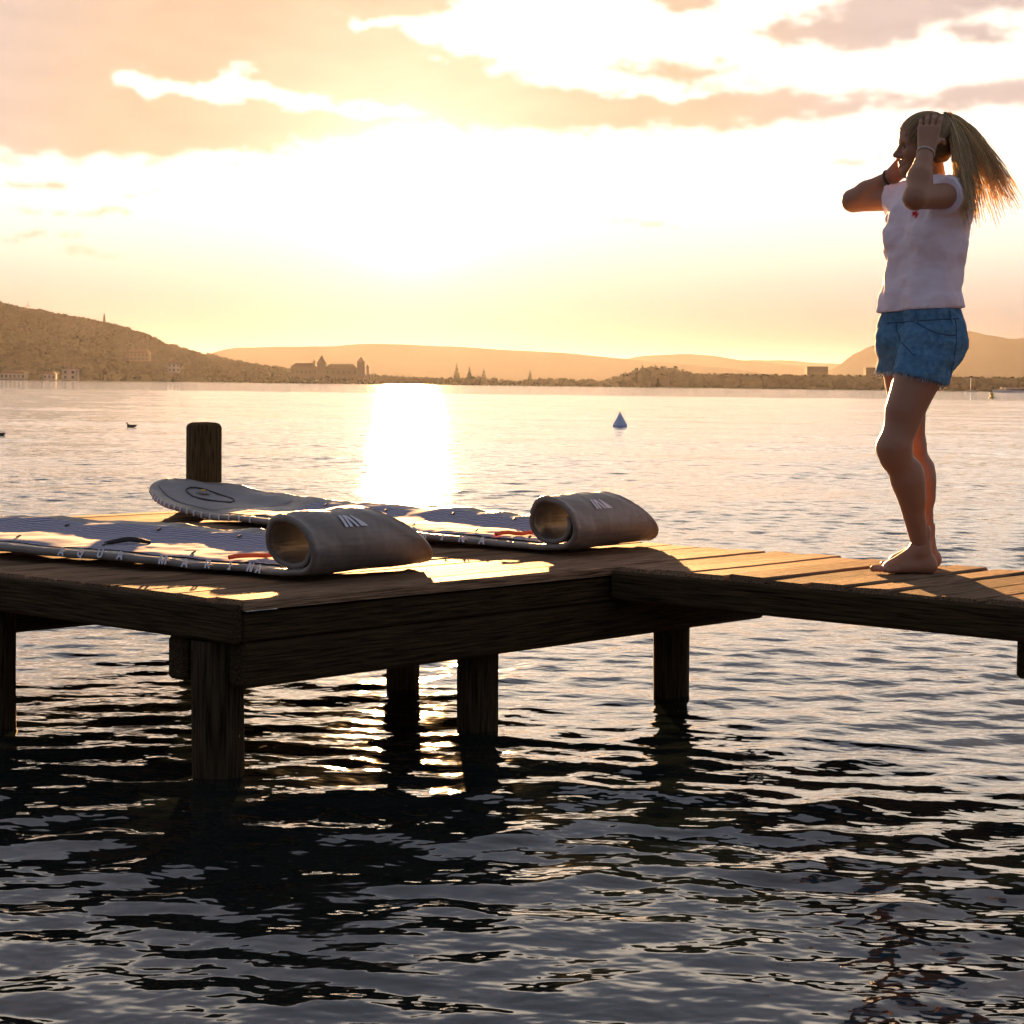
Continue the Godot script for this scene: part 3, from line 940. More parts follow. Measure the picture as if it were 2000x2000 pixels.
# ------------------------------------------------------------------ person
class Field:
	# signed distances on a grid, meshed as surface nets
	var lo: Vector3
	var c: float
	var nx: int
	var ny: int
	var nz: int
	var d := PackedFloat32Array()
	func _init(a: Vector3, b: Vector3, cell: float) -> void:
		lo = a; c = cell
		nx = int((b.x - a.x) / c) + 2
		ny = int((b.y - a.y) / c) + 2
		nz = int((b.z - a.z) / c) + 2
		d.resize(nx * ny * nz)
		d.fill(1.0)
	func span(a: Vector3, b: Vector3) -> Array:
		var p := (a - lo) / c
		var q := (b - lo) / c
		return [maxi(int(p.x), 0), mini(int(q.x) + 1, nx - 1), maxi(int(p.y), 0), mini(int(q.y) + 1, ny - 1), maxi(int(p.z), 0), mini(int(q.z) + 1, nz - 1)]
	# tapered capsule; mode 0 joins, 1 carves; flat cuts the far end square
	func cap(a: Vector3, b: Vector3, ra: float, rb: float, k := 0.02, mode := 0, flat := false) -> void:
		var m := maxf(ra, rb) + k + c * 3.0
		var s := span(a.min(b) - Vector3.ONE * m, a.max(b) + Vector3.ONE * m)
		var ab := b - a
		var l2 := maxf(ab.length_squared(), 1e-9)
		var dir := ab.normalized()
		for z in range(s[4], s[5] + 1):
			for y in range(s[2], s[3] + 1):
				var at := (z * ny + y) * nx
				for x in range(s[0], s[1] + 1):
					var p := lo + Vector3(x, y, z) * c - a
					var t := clampf(p.dot(ab) / l2, 0.0, 1.0)
					var v := (p - ab * t).length() - lerpf(ra, rb, t)
					if flat: v = maxf(v, (p - ab).dot(dir))
					var o := d[at + x]
					if mode == 0:
						var h := clampf(0.5 + 0.5 * (o - v) / k, 0.0, 1.0)
						d[at + x] = lerpf(o, v, h) - k * h * (1.0 - h)
					else:
						var h := clampf(0.5 - 0.5 * (o + v) / k, 0.0, 1.0)
						d[at + x] = lerpf(o, -v, h) + k * h * (1.0 - h)
	func ell(m: Vector3, b: Basis, r: Vector3, k := 0.02, mode := 0) -> void:
		var big := maxf(r.x, maxf(r.y, r.z)) + k + c * 3.0
		var s := span(m - Vector3.ONE * big, m + Vector3.ONE * big)
		var inv := b.transposed()
		for z in range(s[4], s[5] + 1):
			for y in range(s[2], s[3] + 1):
				var at := (z * ny + y) * nx
				for x in range(s[0], s[1] + 1):
					var p := inv * (lo + Vector3(x, y, z) * c - m)
					var k0 := (p / r).length()
					var k1 := (p / (r * r)).length()
					var v := k0 * (k0 - 1.0) / maxf(k1, 1e-6)
					var o := d[at + x]
					if mode == 0:
						var h := clampf(0.5 + 0.5 * (o - v) / k, 0.0, 1.0)
						d[at + x] = lerpf(o, v, h) - k * h * (1.0 - h)
					else:
						var h := clampf(0.5 - 0.5 * (o + v) / k, 0.0, 1.0)
						d[at + x] = lerpf(o, -v, h) + k * h * (1.0 - h)
	func keep_below(o: Vector3, n: Vector3) -> void:
		# keep what lies behind the plane through o with outward normal n
		n = n.normalized()
		for z in nz:
			for y in ny:
				var at := (z * ny + y) * nx
				for x in nx:
					var v := (lo + Vector3(x, y, z) * c - o).dot(n)
					if v > d[at + x]: d[at + x] = v
	func rough(f: FastNoiseLite, amp: float, stretch: Vector3) -> void:
		for z in nz:
			for y in ny:
				var at := (z * ny + y) * nx
				for x in nx:
					if absf(d[at + x]) < 0.06:
						var p := (lo + Vector3(x, y, z) * c) * stretch
						d[at + x] += amp * f.get_noise_3dv(p)
	func value(p: Vector3) -> float:
		var g := (p - lo) / c
		var x := clampi(int(g.x), 0, nx - 2)
		var y := clampi(int(g.y), 0, ny - 2)
		var z := clampi(int(g.z), 0, nz - 2)
		var f := g - Vector3(x, y, z)
		var s := 0.0
		for k in 8:
			var w := (f.x if k & 1 else 1.0 - f.x) * (f.y if k & 2 else 1.0 - f.y) * (f.z if k & 4 else 1.0 - f.z)
			s += w * d[((z + (k >> 2)) * ny + y + ((k >> 1) & 1)) * nx + x + (k & 1)]
		return s
	func front(x: float, y: float) -> Vector3:
		# where a line along -z first meets the surface
		var z := lo.z + (nz - 2) * c
		while z > lo.z and value(Vector3(x, y, z)) > 0.0: z -= 0.002
		return Vector3(x, y, z)
	func into(mb: MB) -> void:
		var ids := PackedInt32Array()
		ids.resize(nx * ny * nz)
		ids.fill(-1)
		var sy := nx
		var sz := nx * ny
		var offs := [0, 1, sy, sy + 1, sz, sz + 1, sz + sy, sz + sy + 1]
		var edges := [[0, 1], [2, 3], [4, 5], [6, 7], [0, 2], [1, 3], [4, 6], [5, 7], [0, 4], [1, 5], [2, 6], [3, 7]]
		var used := []
		for z in nz - 1:
			for y in ny - 1:
				var at := z * sz + y * sy
				for x in nx - 1:
					var a := at + x
					if absf(d[a]) > c * 2.6: continue
					var neg := 0
					for o in offs:
						if d[a + o] < 0.0: neg += 1
					if neg == 0 or neg == 8: continue
					var sum := Vector3.ZERO
					var cnt := 0
					for e in edges:
						var v0 := d[a + offs[e[0]]]
						var v1 := d[a + offs[e[1]]]
						if (v0 < 0.0) != (v1 < 0.0):
							var t := v0 / (v0 - v1)
							var p0 := Vector3(e[0] & 1, (e[0] >> 1) & 1, e[0] >> 2)
							var p1 := Vector3(e[1] & 1, (e[1] >> 1) & 1, e[1] >> 2)
							sum += p0.lerp(p1, t)
							cnt += 1
					ids[a] = mb.vert(lo + (Vector3(x, y, z) + sum / cnt) * c)
					used.append(Vector3i(x, y, z))
		for q in used:
			var a: int = q.z * sz + q.y * sy + q.x
			for ax in 3:
				var st: int = [1, sy, sz][ax]
				if (d[a] < 0.0) == (d[a + st] < 0.0): continue
				var s1: int = [sy, sz, 1][ax]
				var s2: int = [sz, 1, sy][ax]
				if [q.y, q.z, q.x][ax] == 0 or [q.z, q.x, q.y][ax] == 0: continue
				var i0 := ids[a]
				var i1 := ids[a - s1]
				var i2 := ids[a - s1 - s2]
				var i3 := ids[a - s2]
				if i0 < 0 or i1 < 0 or i2 < 0 or i3 < 0: continue
				if d[a] < 0.0:
					mb.tri(i0, i2, i1); mb.tri(i0, i3, i2)
				else:
					mb.tri(i0, i1, i2); mb.tri(i0, i2, i3)

const RV := Vector3(-0.5, 0, -0.866)     # her right
const FV := Vector3(-0.866, 0, 0.5)      # the way her chest faces
const SH_N := Vector3(0.069, 1.334, 0.150)
const EL_N := Vector3(-0.095, 1.306, 0.335)
const WR_N := Vector3(-0.029, 1.490, 0.190)
const SH_F := Vector3(-0.029, 1.350, -0.140)
const EL_F := Vector3(-0.199, 1.353, -0.300)
const WR_F := Vector3(-0.079, 1.431, -0.160)
const HIP_N := Vector3(0.010, 0.800, 0.075)
const KNEE_N := Vector3(-0.114, 0.447, 0.130)
const CALF_N := Vector3(-0.052, 0.335, 0.100)
const ANK_N := Vector3(0.018, 0.090, 0.035)
const HIP_F := Vector3(-0.037, 0.800, -0.095)
const KNEE_F := Vector3(0.010, 0.442, -0.150)
const CALF_F := Vector3(0.059, 0.326, -0.170)
const ANK_F := Vector3(0.084, 0.088, -0.210)
const HEAD := Vector3(-0.004, 1.528, 0.0)

func torso(f: Field, g: float, top := true) -> void:
	var pel := Vector3(-0.002, 0.845, 0)
	var wai := Vector3(0.004, 1.03, 0)
	var rib := Vector3(0.012, 1.16, 0)
	var che := Vector3(0.026, 1.265, 0)
	for s in [-1.0, 1.0]:
		f.cap(pel + RV * 0.078 * s, wai + RV * 0.050 * s, 0.090 + g, 0.079 + g, 0.04)
		f.cap(pel - FV * 0.034 + RV * 0.060 * s + Vector3(0, -0.02, 0), pel - FV * 0.028 + RV * 0.058 * s, 0.088 + g, 0.085 + g, 0.04)
		if top:
			f.cap(wai + RV * 0.050 * s, rib + RV * 0.058 * s, 0.080 + g, 0.090 + g, 0.04)
			f.cap(rib + RV * 0.058 * s, che + RV * 0.072 * s, 0.090 + g, 0.090 + g, 0.04)
			f.cap(che + FV * 0.066 + RV * 0.060 * s + Vector3(0, -0.055, 0), che + FV * 0.05 + RV * 0.06 * s, 0.053 + g, 0.048 + g, 0.035)
	if top:
		f.cap(SH_F + Vector3(0.012, -0.012, 0.02), SH_N + Vector3(-0.005, 0.0, -0.02), 0.054 + g, 0.054 + g, 0.05)
		f.cap(che, Vector3(0.040, 1.372, 0), 0.085 + g, 0.062 + g, 0.05)

func finger(f: Field, from: Vector3, dir: Vector3, bend: Vector3, lens: Array, curl: Array, r: float) -> void:
	# bend: unit axis towards which the finger closes (the palm side)
	var p := from
	var d := dir.normalized()
	for i in 3:
		var ax := d.cross(bend).normalized()
		d = d.rotated(ax, curl[i])
		bend = bend.rotated(ax, curl[i])
		var q: Vector3 = p + d * lens[i]
		f.cap(p, q, r * (1.0 - 0.08 * i), r * (1.0 - 0.08 * (i + 1)), 0.004)
		p = q

func hand(f: Field, wrist: Vector3, dir: Vector3, across: Vector3, palm: Vector3, curls: Array, thumb_side: float) -> void:
	dir = dir.normalized()
	across = (across - dir * across.dot(dir)).normalized()
	palm = (palm - dir * palm.dot(dir) - across * palm.dot(across)).normalized()
	for i in 4:
		var o := (i - 1.5) * 0.0185
		f.cap(wrist + across * o * 0.55, wrist + dir * 0.082 + across * o, 0.0165, 0.0125, 0.012)
	for i in 4:
		var o := (i - 1.5) * 0.0195 * thumb_side
		var len: float = [0.92, 1.0, 0.95, 0.76][i]
		finger(f, wrist + dir * (0.085 - 0.004 * absf(i - 1.2)) + across * o, dir + across * o * 3.0, palm, [0.040 * len, 0.027 * len, 0.021 * len], curls, 0.0088 if i < 3 else 0.0078)
	var tb := wrist + dir * 0.028 - across * 0.026 * thumb_side + palm * 0.004
	finger(f, tb, dir * 0.85 - across * 0.45 * thumb_side + palm * 0.40, palm, [0.034, 0.027, 0.022], [0.25, 0.35, 0.3], 0.0105)

func make_person() -> void:
	var base := Vector3(1.45, DECK + 0.006, -7.25)
	var t := thing("person", "barefoot person in pale T-shirt and denim shorts gathering up a blond ponytail", "person", base)
	var skin := mat(lin(0.31, 0.150, 0.088), 0.48, 0.45)
	skin.subsurf_scatter_enabled = true
	skin.subsurf_scatter_strength = 0.12
	skin.heightmap_enabled = true
	skin.heightmap_texture = noise_tex(noise(301, 0.05, 3), 256, 256)
	skin.heightmap_scale = 0.05
	skin.uv1_triplanar = true
	skin.uv1_scale = Vector3.ONE * 4.0
	var mb := MB.new()
	# ---- body
	var f := Field.new(Vector3(-0.27, -0.02, -0.36), Vector3(0.24, 1.50, 0.42), 0.011)
	torso(f, -0.024)
	f.cap(Vector3(0.034, 1.37, 0.0), HEAD + Vector3(0.024, -0.06, 0), 0.052, 0.047, 0.03)
	# near leg
	f.cap(HIP_N, KNEE_N + Vector3(0.012, 0.02, 0), 0.091, 0.054, 0.03)
	f.cap(HIP_N + Vector3(0.02, -0.02, 0), KNEE_N + Vector3(0.03, 0.14, 0), 0.083, 0.051, 0.03)
	f.cap(KNEE_N, KNEE_N + Vector3(0.006, -0.03, 0), 0.052, 0.047, 0.03)
	f.cap(KNEE_N + Vector3(0.01, 0, 0), CALF_N, 0.052, 0.050, 0.03)
	f.cap(CALF_N + Vector3(0.012, 0.03, 0), CALF_N + Vector3(0.03, -0.06, -0.01), 0.046, 0.038, 0.03)
	f.cap(CALF_N, ANK_N, 0.050, 0.031, 0.03)
	# far leg
	f.cap(HIP_F, KNEE_F + Vector3(-0.004, 0.02, 0), 0.089, 0.052, 0.03)
	f.cap(KNEE_F, CALF_F + Vector3(-0.014, 0, 0), 0.052, 0.049, 0.03)
	f.cap(CALF_F + Vector3(-0.002, 0.04, 0), CALF_F + Vector3(0.008, -0.06, 0), 0.044, 0.037, 0.03)
	f.cap(CALF_F + Vector3(-0.014, 0, 0), ANK_F, 0.049, 0.031, 0.03)
	# arms
	f.cap(SH_N, EL_N, 0.047, 0.039, 0.02)
	f.cap(EL_N, EL_N.lerp(WR_N, 0.4), 0.036, 0.041, 0.02)
	f.cap(EL_N.lerp(WR_N, 0.4), WR_N, 0.041, 0.0255, 0.02)
	f.cap(SH_F, EL_F, 0.045, 0.041, 0.02)
	f.cap(EL_F, EL_F.lerp(WR_F, 0.35), 0.037, 0.039, 0.02)
	f.cap(EL_F.lerp(WR_F, 0.35), WR_F, 0.039, 0.025, 0.02)
	f.into(mb)
	# ---- feet
	for k in 2:
		var an: Vector3 = ANK_N if k == 0 else ANK_F
		var fd := Vector3(-1.0, 0, 0.12 if k == 0 else 0.06).normalized()
		var sd := Vector3(fd.z, 0, -fd.x)
		var g := Field.new(Vector3(an.x - 0.20, -0.01, an.z - 0.07), Vector3(an.x + 0.07, 0.17, an.z + 0.09), 0.0045)
		var heel := Vector3(an.x + 0.026, 0.030, an.z)
		var ball := Vector3(an.x, 0.020, an.z) + fd * 0.112
		g.cap(an + Vector3(0, 0.06, 0), an, 0.034, 0.032, 0.02)
		g.cap(an, heel, 0.031, 0.029, 0.02)
		g.cap(an + fd * 0.02 + Vector3(0, -0.02, 0), ball + Vector3(0, 0.006, 0), 0.032, 0.019, 0.025)
		g.cap(heel, ball + sd * 0.020, 0.026, 0.020, 0.02)
		g.cap(heel, ball - sd * 0.020, 0.026, 0.021, 0.02)
		for i in 5:
			var o := (i - 2.0) * 0.0165
			var bs := ball + fd * (0.006 - 0.005 * absf(i - 1.0)) + sd * o * (1.0 if k == 0 else -1.0)
			bs.y = 0.015
			var tip := bs + fd * (0.052 - 0.007 * i)
			tip.y = 0.0115 if i > 0 else 0.0135
			g.cap(bs, tip, 0.0105, 0.0125 if i == 0 else 0.0085, 0.005)
		g.keep_below(Vector3(0, 0.0, 0), Vector3.DOWN)
		g.into(mb)
	# ---- head
	var h := Field.new(HEAD + Vector3(-0.135, -0.15, -0.10), HEAD + Vector3(0.13, 0.12, 0.10), 0.0040)
	var hp := func(fw: float, u: float, s: float) -> Vector3: return HEAD + Vector3(-fw, u, s)
	var I := Basis()
	h.ell(hp.call(-0.012, 0.022, 0), I, Vector3(0.092, 0.084, 0.074), 0.02)
	h.ell(hp.call(0.034, 0.030, 0), I, Vector3(0.046, 0.054, 0.060), 0.03)
	h.ell(hp.call(0.027, -0.035, 0), I, Vector3(0.050, 0.068, 0.056), 0.03)
	h.cap(hp.call(0.055, -0.100, 0), hp.call(0.061, -0.097, 0), 0.019, 0.017, 0.02)
	for s in [-1.0, 1.0]:
		h.cap(hp.call(-0.012, -0.045, 0.046 * s), hp.call(0.052, -0.094, 0.014 * s), 0.018, 0.017, 0.025)
		h.ell(hp.call(0.045, -0.036, 0.034 * s), I, Vector3(0.026, 0.026, 0.022), 0.02)
		h.cap(hp.call(0.072, 0.004, 0.010 * s), hp.call(0.058, 0.004, 0.042 * s), 0.011, 0.010, 0.015)
		h.cap(hp.call(0.085, -0.014, 0.030 * s), hp.call(0.080, -0.014, 0.034 * s), 0.013, 0.012, 0.010, 1)
		h.ell(hp.call(-0.010, -0.016, 0.073 * s), Basis(Vector3.BACK, 0.2), Vector3(0.017, 0.031, 0.010), 0.008)
	h.cap(hp.call(0.074, -0.004, 0), hp.call(0.098, -0.040, 0), 0.0075, 0.0095, 0.012)
	for s in [-1.0, 1.0]: h.cap(hp.call(0.086, -0.045, 0.008 * s), hp.call(0.082, -0.046, 0.010 * s), 0.0080, 0.0075, 0.007)
	for s in [-1.0, 1.0]:
		h.cap(hp.call(0.0795, -0.0655, 0.0), hp.call(0.070, -0.068, 0.019 * s), 0.0072, 0.0045, 0.006)
		h.cap(hp.call(0.0775, -0.0775, 0.0), hp.call(0.069, -0.074, 0.017 * s), 0.0078, 0.0045, 0.006)
	h.cap(hp.call(0.092, -0.0715, -0.014), hp.call(0.092, -0.0715, 0.014), 0.0052, 0.0052, 0.004, 1)
	h.cap(hp.call(-0.024, -0.07, 0), hp.call(-0.036, -0.15, 0), 0.047, 0.048, 0.03)
	h.into(mb)
	# ---- hands
	var g1 := Field.new(WR_N + Vector3(-0.10, -0.04, -0.20), WR_N + Vector3(0.12, 0.20, 0.06), 0.0034)
	g1.cap(WR_N + (EL_N - WR_N) * 0.25, WR_N, 0.031, 0.0235, 0.01)
	hand(g1, WR_N, Vector3(0.17, 0.88, -0.44), Vector3(1, 0, 0.3), Vector3(-0.1, -0.5, -0.85), [0.12, 0.34, 0.42], -1.0)
	g1.into(mb)
	var g2 := Field.new(WR_F + Vector3(-0.10, -0.08, -0.10), WR_F + Vector3(0.18, 0.20, 0.16), 0.0034)
	g2.cap(WR_F + (EL_F - WR_F) * 0.25, WR_F, 0.030, 0.023, 0.01)
	hand(g2, WR_F, Vector3(0.62, 0.66, 0.42), Vector3(-0.5, 0.6, -0.3), Vector3(0.3, -0.1, 0.9), [0.3, 0.45, 0.4], 1.0)
	g2.into(mb)
	mb.smooth()
	put(mb.mesh(), "body", skin, t)
	# ---- eyes and brows
	var eyem := mat(lin(0.10, 0.06, 0.04), 0.3)
	var dark := mat(lin(0.03, 0.02, 0.012), 0.5)
	for s in [-1.0, 1.0]:
		var em := MB.new()
		var p := PackedVector3Array()
		var c: Vector3 = hp.call(0.0625, -0.014, 0.031 * s)
		for i in 9:
			for j in 13:
				var a := PI * i / 8.0
				var b := TAU * (j % 12) / 12.0
				p.append(c + Vector3(sin(a) * cos(b), cos(a), sin(a) * sin(b)) * 0.0125)
		em.grid(p, 9, 13, false)
		var eye := put(em.mesh(), "eye", eyem, t)
		var lm := MB.new()
		lm.tube([hp.call(0.074, -0.0105, 0.021 * s), hp.call(0.0765, -0.0085, 0.031 * s), hp.call(0.068, -0.012, 0.044 * s)], [0.0016, 0.0022, 0.0016], 6)
		put(lm.mesh(), "lashes", dark, eye)
		var bm := MB.new()
		bm.tube([hp.call(0.083, 0.010, 0.012 * s), hp.call(0.079, 0.015, 0.028 * s), hp.call(0.066, 0.011, 0.046 * s)], [0.002, 0.003, 0.0015], 6)
		put(bm.mesh(), "eyebrow", mat(lin(0.10, 0.06, 0.03), 0.7), t)
	# ---- T-shirt
	var cloth := mat(lin(0.82, 0.74, 0.84), 0.9, 0.25)
	cloth.backlight_enabled = true
	cloth.backlight = lin(0.16, 0.13, 0.13)
	cloth.heightmap_enabled = true
	cloth.heightmap_texture = noise_tex(noise(311, 0.02, 5), 256, 256)
	cloth.heightmap_scale = 0.25
	cloth.uv1_triplanar = true
	cloth.uv1_scale = Vector3.ONE * 5.0
	cloth.vertex_color_use_as_albedo = true
	var sh := Field.new(Vector3(-0.22, 0.90, -0.30), Vector3(0.25, 1.44, 0.30), 0.0085)
	torso(sh, 0.011)
	for s in [-1.0, 1.0]: sh.cap(Vector3(-0.004, 0.90, 0) + RV * 0.072 * s, Vector3(0.0, 1.00, 0) + RV * 0.052 * s, 0.102, 0.091, 0.05)
	var e1 := SH_N.lerp(EL_N, 0.20)
	sh.cap(SH_N + Vector3(0.0, 0.0, -0.02), e1, 0.062, 0.062, 0.02, 0, true)
	var e2 := SH_F.lerp(EL_F, 0.33)
	sh.cap(SH_F, e2, 0.062, 0.060, 0.02, 0, true)
	sh.rough(noise(312, 1.0, 3), 0.009, Vector3(4.0, 11.0, 6.0))
	sh.rough(noise(313, 1.0, 2), 0.010, Vector3(11.0, 8.0, 11.0))
	sh.cap(Vector3(0.030, 1.40, 0.0), Vector3(0.030, 1.60, 0.0), 0.078, 0.09, 0.01, 1)
	sh.cap(Vector3(0.0, 1.385, 0.015), Vector3(0.0, 1.55, 0.015), 0.050, 0.07, 0.01, 1)
	sh.keep_below(Vector3(-0.15, 0.930, 0), Vector3(0.045, -1, 0.02))
	var sm := MB.new()
	sh.into(sm)
	sm.smooth()
	for v in sm.v:
		var r := (v - Vector3(-0.075, 1.272, 0.125)) * Vector3(1.0, 1.5, 1.0)
		sm.col.append(Color(0.75, 0.05, 0.06) if r.length() < 0.040 else Color(1, 1, 1))
	put(sm.mesh(), "t_shirt", cloth, t)
	# ---- shorts
	var denim := mat(Color.WHITE, 0.9, 0.25)
	denim.albedo_texture = noise_tex(noise(321, 0.03, 4), 256, 256, ramp([lin(0.055, 0.150, 0.27), lin(0.085, 0.20, 0.34), lin(0.14, 0.27, 0.41)], [0.15, 0.5, 0.9]))
	denim.uv1_triplanar = true
	denim.uv1_scale = Vector3.ONE * 4.5
	denim.heightmap_enabled = true
	denim.heightmap_texture = noise_tex(noise(322, 0.03, 4), 256, 256)
	denim.heightmap_scale = 0.3
	var so := Field.new(Vector3(-0.22, 0.60, -0.28), Vector3(0.23, 0.99, 0.27), 0.0085)
	torso(so, 0.012, false)
	so.cap(HIP_N + Vector3(0.01, 0.0, 0.0), HIP_N.lerp(KNEE_N, 0.45) + Vector3(0.012, 0, 0), 0.101, 0.100, 0.03)
	so.cap(HIP_F, HIP_F.lerp(KNEE_F, 0.42) + Vector3(-0.015, 0, 0), 0.097, 0.096, 0.03)
	so.rough(noise(323, 1.0, 3), 0.014, Vector3(7.0, 13.0, 7.0))
	so.keep_below(Vector3(-0.1, 0.712, 0), Vector3(-0.24, -1, 0))
	so.keep_below(Vector3(0, 0.946, 0), Vector3.UP)
	var om := MB.new()
	so.into(om)
	om.smooth()
	var shorts := put(om.mesh(), "shorts", denim, t)
	var thread := mat(lin(0.030, 0.075, 0.15), 0.9)
	for line in [["waistband_seam", [[-0.115, 0.893], [-0.06, 0.896], [0.0, 0.900], [0.06, 0.904], [0.125, 0.908]]], ["pocket_seam", [[-0.035, 0.890], [-0.005, 0.868], [0.030, 0.853], [0.070, 0.848], [0.105, 0.850]]], ["side_seam", [[0.098, 0.905], [0.100, 0.85], [0.096, 0.79], [0.090, 0.73], [0.085, 0.69]]], ["fly_seam", [[-0.088, 0.892], [-0.086, 0.85], [-0.076, 0.81], [-0.060, 0.785], [-0.045, 0.775]]]]:
		var lp := []
		var lr := []
		for i in line[1].size() - 1:
			for k in 5:
				var u := k / 5.0
				var xy := Vector2(line[1][i][0], line[1][i][1]).lerp(Vector2(line[1][i + 1][0], line[1][i + 1][1]), u)
				lp.append(so.front(xy.x, xy.y) + Vector3(0, 0, 0.0005))
				lr.append(0.0024)
		var se := MB.new()
		se.tube(lp, lr, 6)
		put(se.mesh(), line[0], thread, shorts)
	for bx in [-0.045, 0.075]:
		var lp2 := []
		for k in 6: lp2.append(so.front(bx + 0.002 * k, 0.935 - 0.009 * k) + Vector3(0, 0, 0.003))
		var bl := MB.new()
		bl.tube(lp2, [0.005, 0.006, 0.006, 0.006, 0.006, 0.005], 6, 0.5)
		put(bl.mesh(), "belt_loop", denim, shorts)
	# frayed threads round the hems
	var fr := MB.new()
	var rng := RandomNumberGenerator.new()
	rng.seed = 331
	for k in 2:
		var cc := HIP_N.lerp(KNEE_N, 0.30) if k == 0 else HIP_F.lerp(KNEE_F, 0.26) + Vector3(-0.01, 0, 0)
		for i in 110:
			var a := rng.randf() * TAU
			var p := Vector3(cc.x + cos(a) * 0.099, 0, cc.z + sin(a) * 0.099)
			p.y = 0.712 - 0.24 * (p.x + 0.1) + 0.004
			var q := p + Vector3(rng.randf_range(-0.006, 0.006), -rng.randf_range(0.006, 0.018), rng.randf_range(-0.006, 0.006))
			fr.tube([p, q], [0.0011, 0.0007], 4)
	put(fr.mesh(), "frayed_hem", mat(lin(0.30, 0.40, 0.52), 0.9), shorts).set_meta("kind", "stuff")
	# ---- hair: cap, combed strands, ponytail
	var hair := mat(Color.WHITE, 0.42, 0.5)
	hair.vertex_color_use_as_albedo = true
	hair.backlight_enabled = true
	hair.backlight = lin(0.90, 0.86, 0.50)
	var hc := Field.new(HEAD + Vector3(-0.125, -0.12, -0.11), HEAD + Vector3(0.13, 0.14, 0.11), 0.0055)
	hc.ell(hp.call(-0.014, 0.022, 0), I, Vector3(0.099, 0.090, 0.083), 0.02)
	hc.ell(hp.call(-0.040, -0.020, 0), I, Vector3(0.055, 0.072, 0.070), 0.03)
	hc.cap(hp.call(-0.06, 0.06, 0), hp.call(-0.078, 0.090, 0), 0.03, 0.014, 0.03)
	hc.keep_below(hp.call(0.072, 0.072, 0), Vector3(-0.89, -0.45, 0))
	hc.keep_below(hp.call(0, -0.085, 0), Vector3(0.3, -1, 0))
	var hm := MB.new()
	hc.into(hm)
	hm.smooth()
	for i in hm.v.size(): hm.col.append(Color(0.20, 0.125, 0.06))
	var cap_node := put(hm.mesh(), "hair", hair, t)
	var tie := HEAD + Vector3(0.080, 0.094, 0)
	var st := MB.new()
	for i in 420:
		var a := rng.randf_range(-1.0, 1.0)
		var side := sin(a * PI * 0.5)
		var fw := lerpf(0.070, 0.012, absf(a))
		var up := lerpf(0.074, -0.045, absf(a))
		var p0 := Vector3(-fw + rng.randf_range(-0.004, 0.03), up + rng.randf_range(-0.03, 0.01), side * 0.075)
		var ctr := Vector3(0.014, 0.022, 0)
		var d0 := ((p0 - ctr) / Vector3(0.1, 0.091, 0.084)).normalized()
		var d1 := ((tie - HEAD - ctr) / Vector3(0.1, 0.091, 0.084)).normalized()
		var pts := []
		var rad := []
		var lift := rng.randf_range(1.0, 1.035)
		for k in 9:
			var dd := d0.slerp(d1, k / 8.0)
			pts.append(HEAD + ctr + dd * Vector3(0.100, 0.091, 0.084) * lift)
			rad.append(0.0013)
		var k0 := st.v.size()
		st.tube(pts, rad, 4)
		var tone := rng.randf_range(0.7, 1.5)
		for q in st.v.size() - k0: st.col.append(Color(0.44 * tone, 0.32 * tone, 0.18 * tone))
	put(st.mesh(), "combed_strands", hair, cap_node)
	var tm := MB.new()
	var ringp := []
	var ringr := []
	for i in 13:
		var a := TAU * i / 12.0
		ringp.append(tie + Vector3(0.004, -0.002, 0) + Vector3(-0.5, 0.86, 0) * cos(a) * 0.020 + Vector3(0, 0, 1) * sin(a) * 0.022)
		ringr.append(0.0065)
	tm.tube(ringp, ringr, 8)
	put(tm.mesh(), "hair_tie", dark, t)
	var ends := [Vector2(0.108, -0.300), Vector2(0.152, -0.275), Vector2(0.205, -0.272), Vector2(0.276, -0.205), Vector2(0.352, -0.190)]
	var mids := [Vector2(0.092, -0.060), Vector2(0.120, -0.044), Vector2(0.148, -0.026), Vector2(0.184, -0.006), Vector2(0.220, 0.004)]
	var pony := MB.new()
	for lock in 170:
		var w := rng.randf()
		if lock < 60: w = rng.randf_range(0.0, 0.4)
		var zz := rng.randf_range(-1.0, 1.0)
		var len := rng.randf_range(0.62, 1.02) if w < 0.7 else rng.randf_range(0.75, 1.06)
		var x4 := w * 3.999
		var wi := int(x4)
		var wf := x4 - wi
		var en: Vector2 = ends[wi].lerp(ends[wi + 1], wf)
		var mi: Vector2 = mids[wi].lerp(mids[wi + 1], wf)
		var tone0 := rng.randf_range(0.65, 1.35)
		for sidx in 17:
			var j1 := Vector3(rng.randfn(0, 0.006), rng.randfn(0, 0.006), rng.randfn(0, 0.010))
			var j2 := Vector3(rng.randfn(0, 0.008), rng.randfn(0, 0.010), rng.randfn(0, 0.008))
			var a := tie + Vector3(rng.randfn(0, 0.006), rng.randfn(0, 0.006), rng.randfn(0, 0.010))
			var b := HEAD + Vector3(lerpf(0.090, 0.150, w), 0.070 + 0.034 * w, zz * 0.03) + j1
			var cpt := HEAD + Vector3(mi.x, mi.y, zz * 0.042 + lerpf(0.15, 0.0, clampf(w * 1.5, 0.0, 1.0))) + j1 * 1.4
			var e := HEAD + Vector3(en.x + rng.randfn(0, 0.004), en.y + 0.018 * sin(lock * 2.3), zz * 0.045 - 0.02 * w + lerpf(0.235, 0.0, clampf(w * 1.5, 0.0, 1.0))) + j2
			var ls := len * rng.randf_range(0.86, 1.03)
			var pts := []
			var rad := []
